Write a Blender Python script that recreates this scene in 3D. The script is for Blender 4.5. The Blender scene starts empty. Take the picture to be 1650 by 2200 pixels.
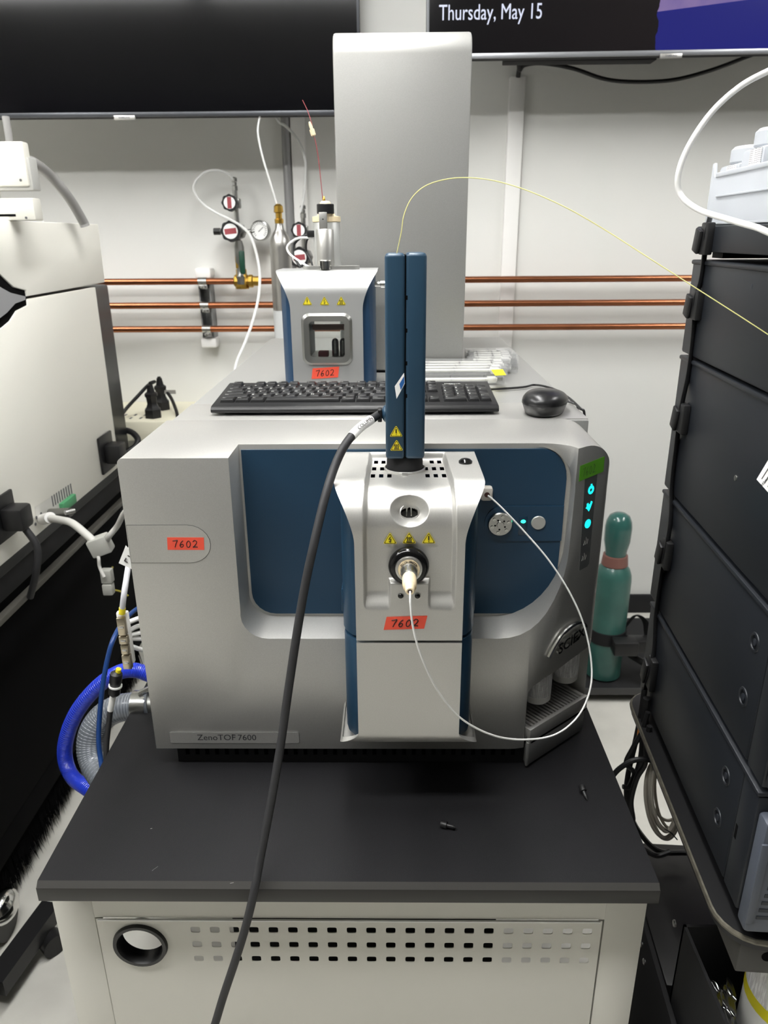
import bpy, bmesh, math, random
from mathutils import Vector, Matrix
random.seed(7)
SC = bpy.context.scene
COL = SC.collection
V = Vector
PI = math.pi

# ---------------------------------------------------------------- camera, world, exposure
FPX = 1583.72
CAM = V((0, 0, 1.5))
_p, _y, _r = (math.radians(a) for a in (20.461, 0.774, 0.414))
FWD = V((-math.sin(_y)*math.cos(_p), math.cos(_y)*math.cos(_p), -math.sin(_p)))
_rt = V((math.cos(_y), math.sin(_y), 0))
_dn = FWD.cross(_rt)
RGT = _rt*math.cos(_r) + _dn*math.sin(_r)
DWN = -_rt*math.sin(_r) + _dn*math.cos(_r)
cam_data = bpy.data.cameras.new('camera')
cam = bpy.data.objects.new('camera', cam_data)
COL.objects.link(cam)
m3 = Matrix((RGT, -DWN, -FWD)).transposed()
cam.matrix_world = Matrix.Translation(CAM) @ m3.to_4x4()
cam_data.sensor_fit = 'VERTICAL'
cam_data.sensor_height = 24.0
cam_data.lens = 24.0*FPX/2200.0
cam_data.clip_start = 0.02
cam_data.dof.use_dof = True
cam_data.dof.focus_distance = 0.90
cam_data.dof.aperture_fstop = 7.0
SC.camera = cam

world = bpy.data.worlds.new('world'); SC.world = world
world.use_nodes = True
world.node_tree.nodes['Background'].inputs[0].default_value = (0.9, 0.95, 1.0, 1)
world.node_tree.nodes['Background'].inputs[1].default_value = 0.25
SC.view_settings.view_transform = 'Standard'
SC.view_settings.look = 'None'
SC.view_settings.gamma = 1.0
SC.view_settings.exposure = 0.0
LAMP_POWER = 38.0

# ---------------------------------------------------------------- measuring: a pixel of the 1650x2200 photo on a real plane
def ray(px, py):
    return RGT*((px-825)/FPX) + DWN*((py-1100)/FPX) + FWD
def at(px, py, X=None, Y=None, Z=None):
    v = ray(px, py)
    t = (X-CAM.x)/v.x if X is not None else (Y-CAM.y)/v.y if Y is not None else (Z-CAM.z)/v.z
    return CAM + v*t
def onplane(px, py, p0, n):
    v = ray(px, py)
    return CAM + v*((p0-CAM).dot(n)/v.dot(n))

# ---------------------------------------------------------------- materials
def srgb(r, g, b):
    f = lambda c: (c/255/12.92) if c/255 <= 0.04045 else ((c/255+0.055)/1.055)**2.4
    return (f(r), f(g), f(b))
MATS = {}
def mat(name, col, rough=0.5, metal=0.0, spec=0.5, emis=None, estr=0, trans=0, coat=0, grain=None, bump=None, alpha=1, ior=1.45, sss=0, aniso=0):
    """grain = (scale, amount) colour variation; bump = (scale, strength)"""
    if name in MATS: return MATS[name]
    m = bpy.data.materials.new(name); m.use_nodes = True
    nt = m.node_tree; b = nt.nodes['Principled BSDF']
    b.inputs['Base Color'].default_value = (*col, 1)
    b.inputs['Roughness'].default_value = rough
    b.inputs['Metallic'].default_value = metal
    b.inputs['Specular IOR Level'].default_value = spec
    b.inputs['Transmission Weight'].default_value = trans
    b.inputs['Coat Weight'].default_value = coat
    b.inputs['IOR'].default_value = ior
    b.inputs['Alpha'].default_value = alpha
    if sss:
        b.inputs['Subsurface Weight'].default_value = sss
        b.inputs['Subsurface Radius'].default_value = (0.01, 0.01, 0.01)
    if emis:
        b.inputs['Emission Color'].default_value = (*emis, 1)
        b.inputs['Emission Strength'].default_value = estr
    if grain or bump:
        tc = nt.nodes.new('ShaderNodeTexCoord')
    if grain:
        n = nt.nodes.new('ShaderNodeTexNoise'); n.inputs['Scale'].default_value = grain[0]; n.inputs['Detail'].default_value = 4
        nt.links.new(tc.outputs['Object'], n.inputs['Vector'])
        r = nt.nodes.new('ShaderNodeValToRGB')
        r.color_ramp.elements[0].position = 0.3; r.color_ramp.elements[1].position = 0.7
        k = grain[1]
        r.color_ramp.elements[0].color = (*[max(0, c*(1-k)) for c in col], 1)
        r.color_ramp.elements[1].color = (*[min(1, c*(1+k)) for c in col], 1)
        nt.links.new(n.outputs['Fac'], r.inputs['Fac']); nt.links.new(r.outputs['Color'], b.inputs['Base Color'])
    if bump:
        n2 = nt.nodes.new('ShaderNodeTexNoise'); n2.inputs['Scale'].default_value = bump[0]; n2.inputs['Detail'].default_value = 3
        nt.links.new(tc.outputs['Object'], n2.inputs['Vector'])
        bp = nt.nodes.new('ShaderNodeBump'); bp.inputs['Strength'].default_value = bump[1]; bp.inputs['Distance'].default_value = 0.001
        nt.links.new(n2.outputs['Fac'], bp.inputs['Height']); nt.links.new(bp.outputs['Normal'], b.inputs['Normal'])
    MATS[name] = m
    return m
def clear_mat(name, tint, gloss_rough=0.05, gloss=0.12, ior=1.45):
    """thin clear plastic or glass: see-through with a mirror coat"""
    if name in MATS: return MATS[name]
    m = bpy.data.materials.new(name); m.use_nodes = True
    nt = m.node_tree; nt.nodes.remove(nt.nodes['Principled BSDF'])
    out = nt.nodes['Material Output']
    t = nt.nodes.new('ShaderNodeBsdfTransparent'); t.inputs[0].default_value = (*tint, 1)
    g = nt.nodes.new('ShaderNodeBsdfGlossy'); g.inputs['Roughness'].default_value = gloss_rough
    f = nt.nodes.new('ShaderNodeFresnel'); f.inputs[0].default_value = ior
    a = nt.nodes.new('ShaderNodeMath'); a.operation = 'ADD'; a.inputs[1].default_value = gloss; a.use_clamp = True
    mx = nt.nodes.new('ShaderNodeMixShader')
    nt.links.new(f.outputs[0], a.inputs[0]); nt.links.new(a.outputs[0], mx.inputs[0])
    nt.links.new(t.outputs[0], mx.inputs[1]); nt.links.new(g.outputs[0], mx.inputs[2]); nt.links.new(mx.outputs[0], out.inputs[0])
    MATS[name] = m
    return m

silver = mat('silver_paint', srgb(194, 193, 189), 0.42, 0.72, grain=(900, 0.05), bump=(1400, 0.06))
silver2 = mat('silver_paint_tower', srgb(176, 176, 173), 0.46, 0.6, grain=(900, 0.05), bump=(1400, 0.06))
grey_rec = mat('silver_dark_paint', srgb(150, 150, 148), 0.45, 0.6)
blue = mat('blue_paint', srgb(30, 61, 85), 0.38, 0.12, grain=(700, 0.06), bump=(1500, 0.05))
blue2 = mat('blue_paint_probe', srgb(40, 66, 86), 0.34, 0.1, bump=(1500, 0.05))
blue3 = mat('blue_paint_bright', srgb(32, 61, 90), 0.4, 0.1)
black = mat('black_plastic', srgb(26, 26, 27), 0.42)
blackg = mat('black_glossy', srgb(12, 12, 13), 0.12)
blackm = mat('black_matte', srgb(24, 24, 26), 0.75)
void = mat('black_interior', srgb(6, 6, 7), 0.9, spec=0.1)
rubber = mat('black_rubber', srgb(42, 42, 44), 0.55)
bench_m = mat('black_phenolic', srgb(25, 25, 27), 0.55, grain=(1500, 0.4), bump=(900, 0.25), spec=0.25)
bench_e = mat('black_phenolic_edge', srgb(36, 35, 33), 0.45)
bench_b = mat('bevel_highlight', srgb(58, 57, 55), 0.45)  # same phenolic in a lighter tone: the bevel's highlight put into the colour
cab_white = mat('cabinet_white', srgb(214, 212, 203), 0.45, bump=(1200, 0.05))
inst_white = mat('instrument_white', srgb(243, 241, 232), 0.5)
white = mat('white_plastic', srgb(232, 231, 228), 0.45)
steel = mat('steel', srgb(190, 190, 188), 0.25, 1.0)
steel_d = mat('steel_dull', srgb(150, 150, 147), 0.4, 1.0)
chrome = mat('chrome', srgb(225, 225, 222), 0.12, 1.0)
alu = mat('aluminium', srgb(198, 197, 193), 0.38, 0.9)
brass = mat('brass', srgb(196, 158, 74), 0.3, 1.0)
copper = mat('copper', srgb(162, 104, 74), 0.33, 1.0, grain=(6, 0.15))
cream = mat('peek_cream', srgb(232, 214, 178), 0.45, sss=0.1)
red_tape = mat('red_tape', srgb(232, 84, 62), 0.6)
green_tape = mat('green_tape', srgb(98, 172, 44), 0.6)
ink = mat('black_ink', srgb(28, 18, 18), 0.6)
inkg = mat('grey_print', srgb(90, 90, 92), 0.6)
yellow = mat('hazard_yellow', srgb(232, 214, 40), 0.5)
paper = mat('white_label', srgb(238, 238, 236), 0.6)
cyan = mat('cyan_led', srgb(20, 200, 210), 0.4, emis=srgb(20, 235, 240), estr=2.2)
green_led = mat('green_led', srgb(20, 190, 150), 0.4, emis=srgb(40, 255, 190), estr=4.0)
glass = clear_mat('clear_glass', (0.92, 0.94, 0.93), 0.03, 0.03)
clear_pl = mat('clear_plastic', (0.95, 0.96, 0.95), 0.1, alpha=0.10, spec=1.0)
white_tube = mat('white_tubing', srgb(236, 236, 234), 0.4, sss=0.1)
trans_tube = mat('translucent_tubing', srgb(225, 226, 224), 0.35, alpha=0.75)

# ---------------------------------------------------------------- mesh building
class MB:
    def __init__(s): s.v = []; s.f = []
    def add(s, vs, fs):
        o = len(s.v); s.v += [tuple(p) for p in vs]; s.f += [tuple(i+o for i in f) for f in fs]; return s
    def quad(s, a, b, c, d): return s.add([a, b, c, d], [(0, 1, 2, 3)])
    def box(s, lo, hi, bev=0, seg=2, M=None):
        lo = V(lo); hi = V(hi)
        if bev <= 0:
            vs = [V((x, y, z)) for x in (lo.x, hi.x) for y in (lo.y, hi.y) for z in (lo.z, hi.z)]
            fs = [(0, 1, 3, 2), (4, 6, 7, 5), (0, 4, 5, 1), (2, 3, 7, 6), (0, 2, 6, 4), (1, 5, 7, 3)]
        else:
            bm = bmesh.new(); bmesh.ops.create_cube(bm, size=1)
            for v in bm.verts: v.co = V(((lo.x+hi.x)/2+v.co.x*(hi.x-lo.x), (lo.y+hi.y)/2+v.co.y*(hi.y-lo.y), (lo.z+hi.z)/2+v.co.z*(hi.z-lo.z)))
            bmesh.ops.bevel(bm, geom=bm.edges[:], offset=bev, segments=seg, profile=0.5, affect='EDGES')
            bm.verts.index_update(); vs = [v.co.copy() for v in bm.verts]; fs = [[v.index for v in f.verts] for f in bm.faces]; bm.free()
        if M: vs = [M @ v for v in vs]
        return s.add(vs, fs)
    def prism(s, poly, fn, d0, d1):
        """poly 2-D points; fn(a,b,d)->3-D"""
        n = len(poly)
        vs = [fn(a, b, d0) for a, b in poly] + [fn(a, b, d1) for a, b in poly]
        fs = [tuple(range(n))[::-1], tuple(range(n, 2*n))] + [(i, (i+1) % n, n+(i+1) % n, n+i) for i in range(n)]
        return s.add(vs, fs)
    def lathe(s, prof, o, ax=(0, 0, 1), seg=28, caps=True):
        """prof: (radius, distance along axis)"""
        ax = V(ax).normalized(); t = ax.orthogonal().normalized(); b = ax.cross(t); o = V(o)
        vs = []; fs = []; n = len(prof)
        for r, h in prof:
            for k in range(seg):
                a = 2*PI*k/seg; vs.append(o+ax*h+(t*math.cos(a)+b*math.sin(a))*max(r, 1e-5))
        for i in range(n-1):
            for k in range(seg):
                k2 = (k+1) % seg; fs.append((i*seg+k, i*seg+k2, (i+1)*seg+k2, (i+1)*seg+k))
        if caps:
            fs.append(tuple(range(seg))[::-1]); fs.append(tuple((n-1)*seg+k for k in range(seg)))
        return s.add(vs, fs)
    def cyl(s, a, b, r, r2=None, seg=20):
        a = V(a); b = V(b); L = (b-a).length
        return s.lathe([(r, 0), (r if r2 is None else r2, L)], a, b-a, seg)
    def tube(s, path, r, seg=10, sub=8, smooth=True, closed=False, flat=1.0):
        pts = spline(path, sub, closed) if smooth else [V(p) for p in path]
        n = len(pts); vs = []; fs = []
        tang = [((pts[(i+1) % n] if closed else pts[min(i+1, n-1)])-(pts[i-1] if (closed or i) else pts[0])).normalized() for i in range(n)]
        nrm = tang[0].orthogonal().normalized()
        for i in range(n):
            nrm = (nrm-tang[i]*nrm.dot(tang[i])).normalized(); b = tang[i].cross(nrm)
            rr = r(i/(n-1)) if callable(r) else r
            for k in range(seg):
                a = 2*PI*k/seg; vs.append(pts[i]+nrm*(math.cos(a)*rr)+b*(math.sin(a)*rr*flat))
        for i in range(n if closed else n-1):
            i2 = (i+1) % n
            for k in range(seg):
                k2 = (k+1) % seg; fs.append((i*seg+k, i*seg+k2, i2*seg+k2, i2*seg+k))
        if not closed: fs += [tuple(range(seg))[::-1], tuple((n-1)*seg+k for k in range(seg))]
        return s.add(vs, fs)
    def sphere(s, c, r, seg=14, sc=(1, 1, 1)):
        prof = [(math.sin(PI*i/seg), -math.cos(PI*i/seg)) for i in range(seg+1)]
        m = MB(); m.lathe(prof, (0, 0, 0), (0, 0, 1), seg*2, caps=False)
        return s.add([V(c)+V((v[0]*sc[0], v[1]*sc[1], v[2]*sc[2]))*r for v in m.v], m.f)
    def mesh(s, name, sharp=38):
        me = bpy.data.meshes.new(name); me.from_pydata(s.v, [], s.f)
        bm = bmesh.new(); bm.from_mesh(me); bmesh.ops.remove_doubles(bm, verts=bm.verts[:], dist=1e-6)
        bmesh.ops.recalc_face_normals(bm, faces=bm.faces[:]); bm.to_mesh(me); bm.free()
        return finish(me, sharp)
def finish(me, sharp=38):
    me.polygons.foreach_set('use_smooth', [True]*len(me.polygons))
    me.set_sharp_from_angle(angle=math.radians(sharp)); me.update()
    return me
def spline(path, sub=8, closed=False):
    p = [V(q) for q in path]; n = len(p); out = []
    rng = range(n) if closed else range(n-1)
    for i in rng:
        p0 = p[i-1] if (i or closed) else p[0]*2-p[1]
        p1 = p[i]; p2 = p[(i+1) % n]; p3 = p[(i+2) % n] if (closed or i+2 < n) else p[-1]*2-p[-2]
        for k in range(sub):
            t = k/sub
            out.append(0.5*((2*p1)+(p2-p0)*t+(2*p0-5*p1+4*p2-p3)*t*t+(3*p1-p0-3*p2+p3)*t*t*t))
    if not closed: out.append(p[-1])
    return out
def PX(*pts):
    """photo points with their real depth (px, py, Y)"""
    return [at(a, b, Y=c) for a, b, c in pts]

# ---------------------------------------------------------------- objects
OFF = {}
def thing(name, label, cat, loc=(0, 0, 0), group=None, rotz=0, local=False):
    o = bpy.data.objects.new(name, None); COL.objects.link(o)
    o.empty_display_size = 0.05
    o.location = loc; o.rotation_euler = (0, 0, rotz)
    o['label'] = label; o['category'] = cat
    if group: o['group'] = group
    OFF[o.name] = V((0, 0, 0)) if local else -V(loc)
    return o
def obj(name, m, material, parent=None, label=None, sharp=38):
    me = m.mesh(name, sharp) if isinstance(m, MB) else m
    me.materials.clear(); me.materials.append(material)
    o = bpy.data.objects.new(name, me); COL.objects.link(o)
    if parent is not None:
        o.parent = parent
        if parent.type == 'EMPTY': o.location = OFF[parent.name]
    if label: o['label'] = label
    return o
def tag(o, label, cat, group=None):
    o['label'] = label; o['category'] = cat
    if group: o['group'] = group
    return o
def struct(name, m, material, parent=None):
    o = obj(name, m, material, parent)
    if parent is None: o['kind'] = 'structure'
    return o
def boolean(base, cutters, op='DIFFERENCE'):
    """base, cutters: MB -> mesh after exact booleans"""
    o = bpy.data.objects.new('tmp', base.mesh('tmp')); COL.objects.link(o)
    tmp = []
    for c in cutters:
        kind = op
        if isinstance(c, tuple): c, kind = c
        t = bpy.data.objects.new('tmpc', c.mesh('tmpc')); COL.objects.link(t); tmp.append(t)
        md = o.modifiers.new('b', 'BOOLEAN'); md.object = t; md.operation = kind; md.solver = 'EXACT'
    dg = bpy.context.evaluated_depsgraph_get(); dg.update()
    me = bpy.data.meshes.new_from_object(o.evaluated_get(dg))
    for t in tmp: bpy.data.objects.remove(t)
    bpy.data.objects.remove(o)
    return me
def bevel_mesh(me, w, seg=2, ang=40):
    o = bpy.data.objects.new('tmp', me); COL.objects.link(o)
    md = o.modifiers.new('b', 'BEVEL'); md.width = w; md.segments = seg; md.limit_method = 'ANGLE'; md.angle_limit = math.radians(ang)
    md.harden_normals = False
    dg = bpy.context.evaluated_depsgraph_get(); dg.update()
    r = bpy.data.meshes.new_from_object(o.evaluated_get(dg)); bpy.data.objects.remove(o)
    return finish(r)
def text_mesh(body, size, M, extrude=0.0003, shear=0, align='LEFT', bold=0):
    cu = bpy.data.curves.new('txt', 'FONT'); cu.body = body; cu.size = size; cu.extrude = extrude; cu.shear = shear; cu.align_x = align; cu.offset = bold
    cu.resolution_u = 3
    o = bpy.data.objects.new('txt', cu); COL.objects.link(o)
    dg = bpy.context.evaluated_depsgraph_get(); dg.update()
    me = bpy.data.meshes.new_from_object(o.evaluated_get(dg)); bpy.data.objects.remove(o)
    me.transform(M); me.update()
    return me
def frame(o, x, y):
    """matrix with origin o, axes x (right) and y (up); z towards the reader"""
    x = V(x).normalized(); y = V(y); y = (y-x*y.dot(x)).normalized(); z = x.cross(y)
    return Matrix.Translation(V(o)) @ Matrix((x, y, z)).transposed().to_4x4()
def rrect(w, h, r, n=4, cx=0, cy=0):
    pts = []
    for sx, sy, a0 in ((1, 1, 0), (-1, 1, 90), (-1, -1, 180), (1, -1, 270)):
        for k in range(n+1):
            a = math.radians(a0+90*k/n); pts.append((cx+sx*(w/2-r)+r*math.cos(a), cy+sy*(h/2-r)+r*math.sin(a)))
    return pts
def plate(M, poly, t):
    """flat piece of thickness t on a frame, its back in the frame's plane"""
    return MB().prism(poly, lambda a, b, d: M @ V((a, b, d)), 0, t)
def fmap(M): return lambda a, b, d: M @ V((a, b, d))
def arc(cx, cy, rx, ry, a0, a1, n=8):
    return [(cx+rx*math.cos(math.radians(a0+(a1-a0)*k/n)), cy+ry*math.sin(math.radians(a0+(a1-a0)*k/n))) for k in range(n+1)]
def stroke(M, pts, w, z, sub=5):
    """pen line on a frame: a flat thin tube"""
    return MB().tube([M @ V((a, b, z)) for a, b in pts], w, 6, sub)
DIG = {'7': [[(.05, .88), (.5, .92), (.9, .95), (.62, .5), (.42, .02)]],
       '6': [[(.75, .92), (.4, .7), (.15, .3), (.35, .03), (.7, .15), (.68, .42), (.4, .42), (.2, .25)]],
       '0': [[(.5, .9), (.18, .6), (.2, .15), (.5, .03), (.8, .3), (.78, .7), (.5, .9)]],
       '2': [[(.1, .75), (.4, .95), (.78, .8), (.7, .5), (.35, .2), (.1, .03), (.5, .08), (.95, .05)]],
       'F': [[(.15, 0), (.15, .95)], [(.15, .95), (.8, .95)], [(.15, .5), (.65, .5)]]}
def tape(parent, M, w, h, material, skew=0.15, txt='7602', colr=None, th=0.0003, lw=0.00055, tw=None, off=0.0):
    poly = [(-w/2-skew*h/2, -h/2), (w/2-skew*h/2, -h/2), (w/2+skew*h/2, h/2), (-w/2+skew*h/2, h/2)]
    t = obj('tape_label', plate(M, poly, th), material, parent)
    mb = MB(); tw = tw or w*0.72; cw = tw/len(txt)
    for i, ch in enumerate(txt):
        for st in DIG[ch]:
            pts = [(off-tw/2+cw*i+p[0]*cw*0.85+(p[1]-.5)*skew*h*.4, -h*0.3+p[1]*h*0.6) for p in st]
            mb2 = stroke(M, pts, lw, th); mb.add(mb2.v, mb2.f)
    obj('handwriting', mb, colr or ink, t)
    return t
def hazard(parent, M, s, kind):
    """triangular warning sticker; s = side length, frame centred on it"""
    H = s*0.866
    def tri(k):
        r = s*0.09*k; c = [(-s/2*k, -H/3*k), (s/2*k, -H/3*k), (0, 2*H/3*k)]
        pts = []
        for i in range(3):
            a = V(c[i]); p = V(c[i-1]); q = V(c[(i+1) % 3]); u1 = (p-a).normalized(); u2 = (q-a).normalized()
            for t in (0, .33, .67, 1): pts.append(tuple(a+(u1*(1-t)**2+u2*t**2)*r*1.6))
        return pts
    t = obj('warning_sticker', plate(M, tri(1.12), 0.0002), yellow, parent)
    mb = MB(); o = tri(1.0); i_ = tri(0.86); n = len(o)
    vs = [M @ V((a, b, .0003)) for a, b in o]+[M @ V((a, b, .0003)) for a, b in i_]
    mb.add(vs, [(k, (k+1) % n, n+(k+1) % n, n+k) for k in range(n)])
    lw = s*0.035; z = .0003
    if kind == '!':
        for pts, w in (([(0, .33*s), (0, -.02*s)], s*.05), ([(0, -.13*s), (0, -.15*s)], s*.05)):
            q = MB().tube([M @ V((a, b, z)) for a, b in pts], w, 6, 1, False); mb.add(q.v, q.f)
    elif kind == 'hot':
        for dx in (-.13, 0, .13):
            q = stroke(M, [(s*(dx+.03), .22*s), (s*(dx-.03), .12*s), (s*(dx+.03), .0), (s*(dx-.02), -.1*s)], lw, z); mb.add(q.v, q.f)
        q = stroke(M, [(-.22*s, -.17*s), (.22*s, -.17*s)], lw, z); mb.add(q.v, q.f)
    else:
        q = stroke(M, [(.04*s, .3*s), (-.1*s, .06*s), (.08*s, .08*s), (.0, -.16*s)], lw, z, 1); mb.add(q.v, q.f)
        q = stroke(M, [(-.09*s, -.08*s), (.0, -.18*s), (.07*s, -.06*s)], lw, z, 1); mb.add(q.v, q.f)
    obj('pictogram', mb, ink, t)
    return t

# ---------------------------------------------------------------- room
WALL_Y = 2.80
floor_m = mat('floor_epoxy', srgb(208, 206, 198), 0.35, grain=(5.0, 0.13), bump=(40, 0.05))
wall_m = mat('wall_paint', srgb(224, 224, 220), 0.7)
ceil_m = mat('ceiling_tile', srgb(196, 196, 192), 0.8)
struct('floor', MB().box((-4, -4, -.1), (4, WALL_Y+.1, 0)), floor_m)
struct('wall_back', MB().box((-4.1, WALL_Y, 0), (4.1, WALL_Y+.1, 2.9)), wall_m)
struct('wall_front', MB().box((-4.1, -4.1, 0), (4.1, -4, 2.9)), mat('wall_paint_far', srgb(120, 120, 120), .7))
struct('wall_left', MB().box((-4.1, -4, 0), (-4, WALL_Y, 2.9)), wall_m)
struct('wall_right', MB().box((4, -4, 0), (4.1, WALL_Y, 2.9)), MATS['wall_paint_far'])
struct('ceiling', MB().box((-4.1, -4.1, 2.9), (4.1, WALL_Y+.1, 3.0)), ceil_m)
struct('baseboard_back', MB().box((-4, WALL_Y-.012, 0), (4, WALL_Y, .085), .003), blackm)
led = mat('led_diffuser', (1, 1, 1), .5, emis=(1.0, 0.995, 0.98), estr=LAMP_POWER)
for i, (x, y, w, d) in enumerate([(-1.75, 1.25, .22, 1.4), (-.1, 1.25, .22, 1.4), (1.9, 1.25, .22, 1.4), (-1.75, .15, 1.2, .22), (-.45, .15, 1.2, .22)]):
    t = thing('ceiling_light', 'long LED ceiling light %s the %s' % ('above' if y > .5 else 'in the row in front of', {-1.75: 'white instrument', -.1: 'mass spectrometer', -.45: 'heater cable', 1.9: 'far side aisle'}[x]), 'lamp', (x, y, 2.83), 'LED ceiling lights')
    f = MB()
    f.box((x-w/2-.02, y-d/2-.02, 2.835), (x+w/2+.02, y+d/2+.02, 2.9), .004)
    obj('frame', f, white, t)
    obj('diffuser', MB().box((x-w/2, y-d/2, 2.826), (x+w/2, y+d/2, 2.836)), led, t)

# ================================================================ mass spectrometer
Y0, ZT, ZB = .867, 1.2475, .816
ms = thing('mass_spectrometer', 'large silver and blue mass spectrometer with tall rear tower on the black bench top', 'mass spectrometer', (0, 1.45, .782))
# rear chassis and tower
obj('chassis', MB().box((-.329, 1.068, .80), (.289, 2.03, 1.2455), .003), silver2, ms)
obj('chassis_panel', MB().box((-.3285, 1.072, 1.2450), (.2885, 1.185, 1.2468), .0008), silver, ms)
tw = MB()
prof = [(1.483, 1.2475), (1.483, 1.800)] + [(1.483+.036-.036*math.cos(math.radians(a)), 1.802+.036*math.sin(math.radians(a))) for a in range(9, 91, 9)] + [(1.93, 1.838), (1.93, 1.2475)]
m_ = MB().prism(prof, lambda a, b, d: V((d, a, b)), -.104, .1395)
obj('tower', bevel_mesh(m_.mesh('tower'), .004, 2, 50), silver2, ms)
obj('tower_seam', MB().box((-.106, 1.4815, 1.2455), (.1415, 1.935, 1.2495)), void, ms)
# front cover
r = .045
poly = [(-.340, ZB), (.292, ZB)] + arc(.292-r, ZT-r, r, r, 0, 90, 10) + arc(-.340+.007, ZT-.007, .007, .007, 90, 180, 4)
cover = MB().prism(poly, lambda a, b, d: V((a, d, b)), Y0, 1.068)
CH0, CH1 = V((.190, Y0, 0)), V((.292, .952, 0))
CU = (CH1-CH0).normalized(); CN = V((CU.y, -CU.x, 0))          # along / out of the angled right front corner
plan = [(-.36, Y0)]
a_, b_ = CH0-V((.028, 0, 0)), CH0+CU*.028
plan += [tuple((a_*(1-t)**2+CH0*2*t*(1-t)+b_*t*t)[:2]) for t in (0, .2, .4, .6, .8, 1)]
a_, b_ = CH1-CU*.010, CH1+V((0, .010, 0))
plan += [tuple((a_*(1-t)**2+CH1*2*t*(1-t)+b_*t*t)[:2]) for t in (0, .33, .67, 1)]
plan += [(.2925, 1.2), (-.36, 1.2)]
plan_mb = MB().prism(plan, lambda a, b, d: V((a, b, d)), .7, 1.4)
notch = [(-.2020, 1.30), (-.2030, 1.035)] + arc(-.168, 1.030, .0355, .035, 180, 270, 6) + [(.12, .995)] + arc(.140, 1.110, .0935, .115, 270, 360, 10)[0:] + [(.2350, 1.19)] + arc(.190, 1.192, .045, .0505, 0, 90, 10) + [(.1895, 1.30)]
notch_mb = MB().prism(notch, lambda a, b, d: V((a, d, b)), .80, .931)
# bay for the calibrant bottles in the angled corner
def chp(u, z, d=0): return CH0+CU*u+CN*d+V((0, 0, z))
def ch_px(px, py):
    p = onplane(px, py, CH0+V((0, 0, 1)), CN); return ((p-CH0).dot(CU), p.z)
top_c = [ch_px(*q) for q in ((1139, 1510), (1141, 1492), (1149, 1476), (1168, 1458), (1195, 1441), (1225, 1418), (1247, 1402))]
print('bay', [(round(a, 4), round(b, 4)) for a, b in top_c])
ZTR = .845
bay = [(top_c[0][0], ZTR-.03)] + top_c + [(.140, top_c[-1][1]+.006), (.140, ZTR-.03)]
bay_mb = MB().prism(bay, lambda a, b, d: chp(a, b, d), -.105, .03)
topcut = MB().prism([(.180, .80), (.180, .931), (.195, .9308), (.208, .9285), (.219, .924), (.228, .9175), (.2345, .9060), (.2345, .80)], lambda a, b, d: V((a, b, d)), 1.16, 1.30)
me = boolean(cover, [(plan_mb, 'INTERSECT'), notch_mb, topcut, bay_mb])
fc = obj('front_cover', bevel_mesh(me, .0022, 2, 42), silver, ms)
nz = V((0, 0, 1))
# blue panel at the back of the recess
bp = [(-.199, 1.2405), (-.199, 1.037)] + arc(-.166, 1.033, .033, .033, 180, 270, 6) + arc(.180, 1.045, .046, .045, 270, 360, 8) + [(.2285, 1.19)] + arc(.194, 1.20, .0345, .0405, 0, 90, 6) + [(.19, 1.2405)]
pan = obj('blue_panel', MB().prism(bp, lambda a, b, d: V((a, d, b)), .9285, .9312), blue, ms)
bt = [(x, z) for x, z in rrect(.14, .050, .022, 5, .172, 1.1125) if x < .233] 
VZ = at(1124, 1125, Y=.927).z
obj('valve_surround', MB().prism([(.228, VZ+.025)]+[p for p in rrect(.15, .050, .024, 6, .198, VZ) if p[0] < .16]+[(.228, VZ-.025)], lambda a, b, d: V((a, d, b)), .9268, .929), blue, ms)
c = at(1074, 1125, Y=.927)
v = MB().lathe([(.0125, 0), (.0168, .0), (.0168, .003), (.0155, .0045), (.005, .0045), (.0045, .006), (.0001, .006)], c, (0, -1, 0), 32)
vh = obj('injection_valve', v, steel, ms)
mb = MB()
for k in range(6):
    a = 2*PI*k/6+.3; q = c+V((.0115*math.cos(a), -.0045, .0115*math.sin(a))); mb.lathe([(.0020, 0), (.0020, .0015), (.001, .0015), (.001, .0008)], q, (0, -1, 0), 10)
obj('valve_screw', mb, chrome, vh)
mb = MB()
for k in range(5):
    a = 2*PI*k/5+.8; q = c+V((.0070*math.cos(a), -.00455, .0070*math.sin(a))); mb.lathe([(.0013, 0), (.0013, .0001)], q, (0, -1, 0), 10)
obj('valve_port', mb, void, vh)
c = at(1157, 1124, Y=.925)
obj('round_button', MB().lathe([(.0098, 0), (.0098, .002), (.0090, .003), (.0001, .0032)], c+V((0, .003, 0)), (0, -1, 0), 28), mat('button_grey', srgb(186, 186, 182), .4, .5), ms)
c = at(1124, 1125, Y=.926)
lp = obj('status_lamp_panel', MB().box(c+V((-.006, .0002, -.017)), c+V((.006, .003, .010)), .0004), mat('lamp_panel', srgb(26, 52, 72), .3), ms)
obj('status_lamp', MB().sphere(c+V((0, .0002, .003)), .0034, 8, (1, .35, .75)), green_led, lp)
f_ = at(1046, 1062, Y=.918)
ft = MB().box(f_+V((-.008, -.002, -.0095)), f_+V((.008, .012, .0095)), .0035)
ft = obj('tubing_port', ft, mat('port_grey', srgb(205, 200, 192), .45), ms)
obj('port_hole', MB().cyl(f_+V((0, -.0021, 0)), f_+V((0, -.0024, 0)), .0036), mat('port_brown', srgb(70, 40, 34), .6), ft)
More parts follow.
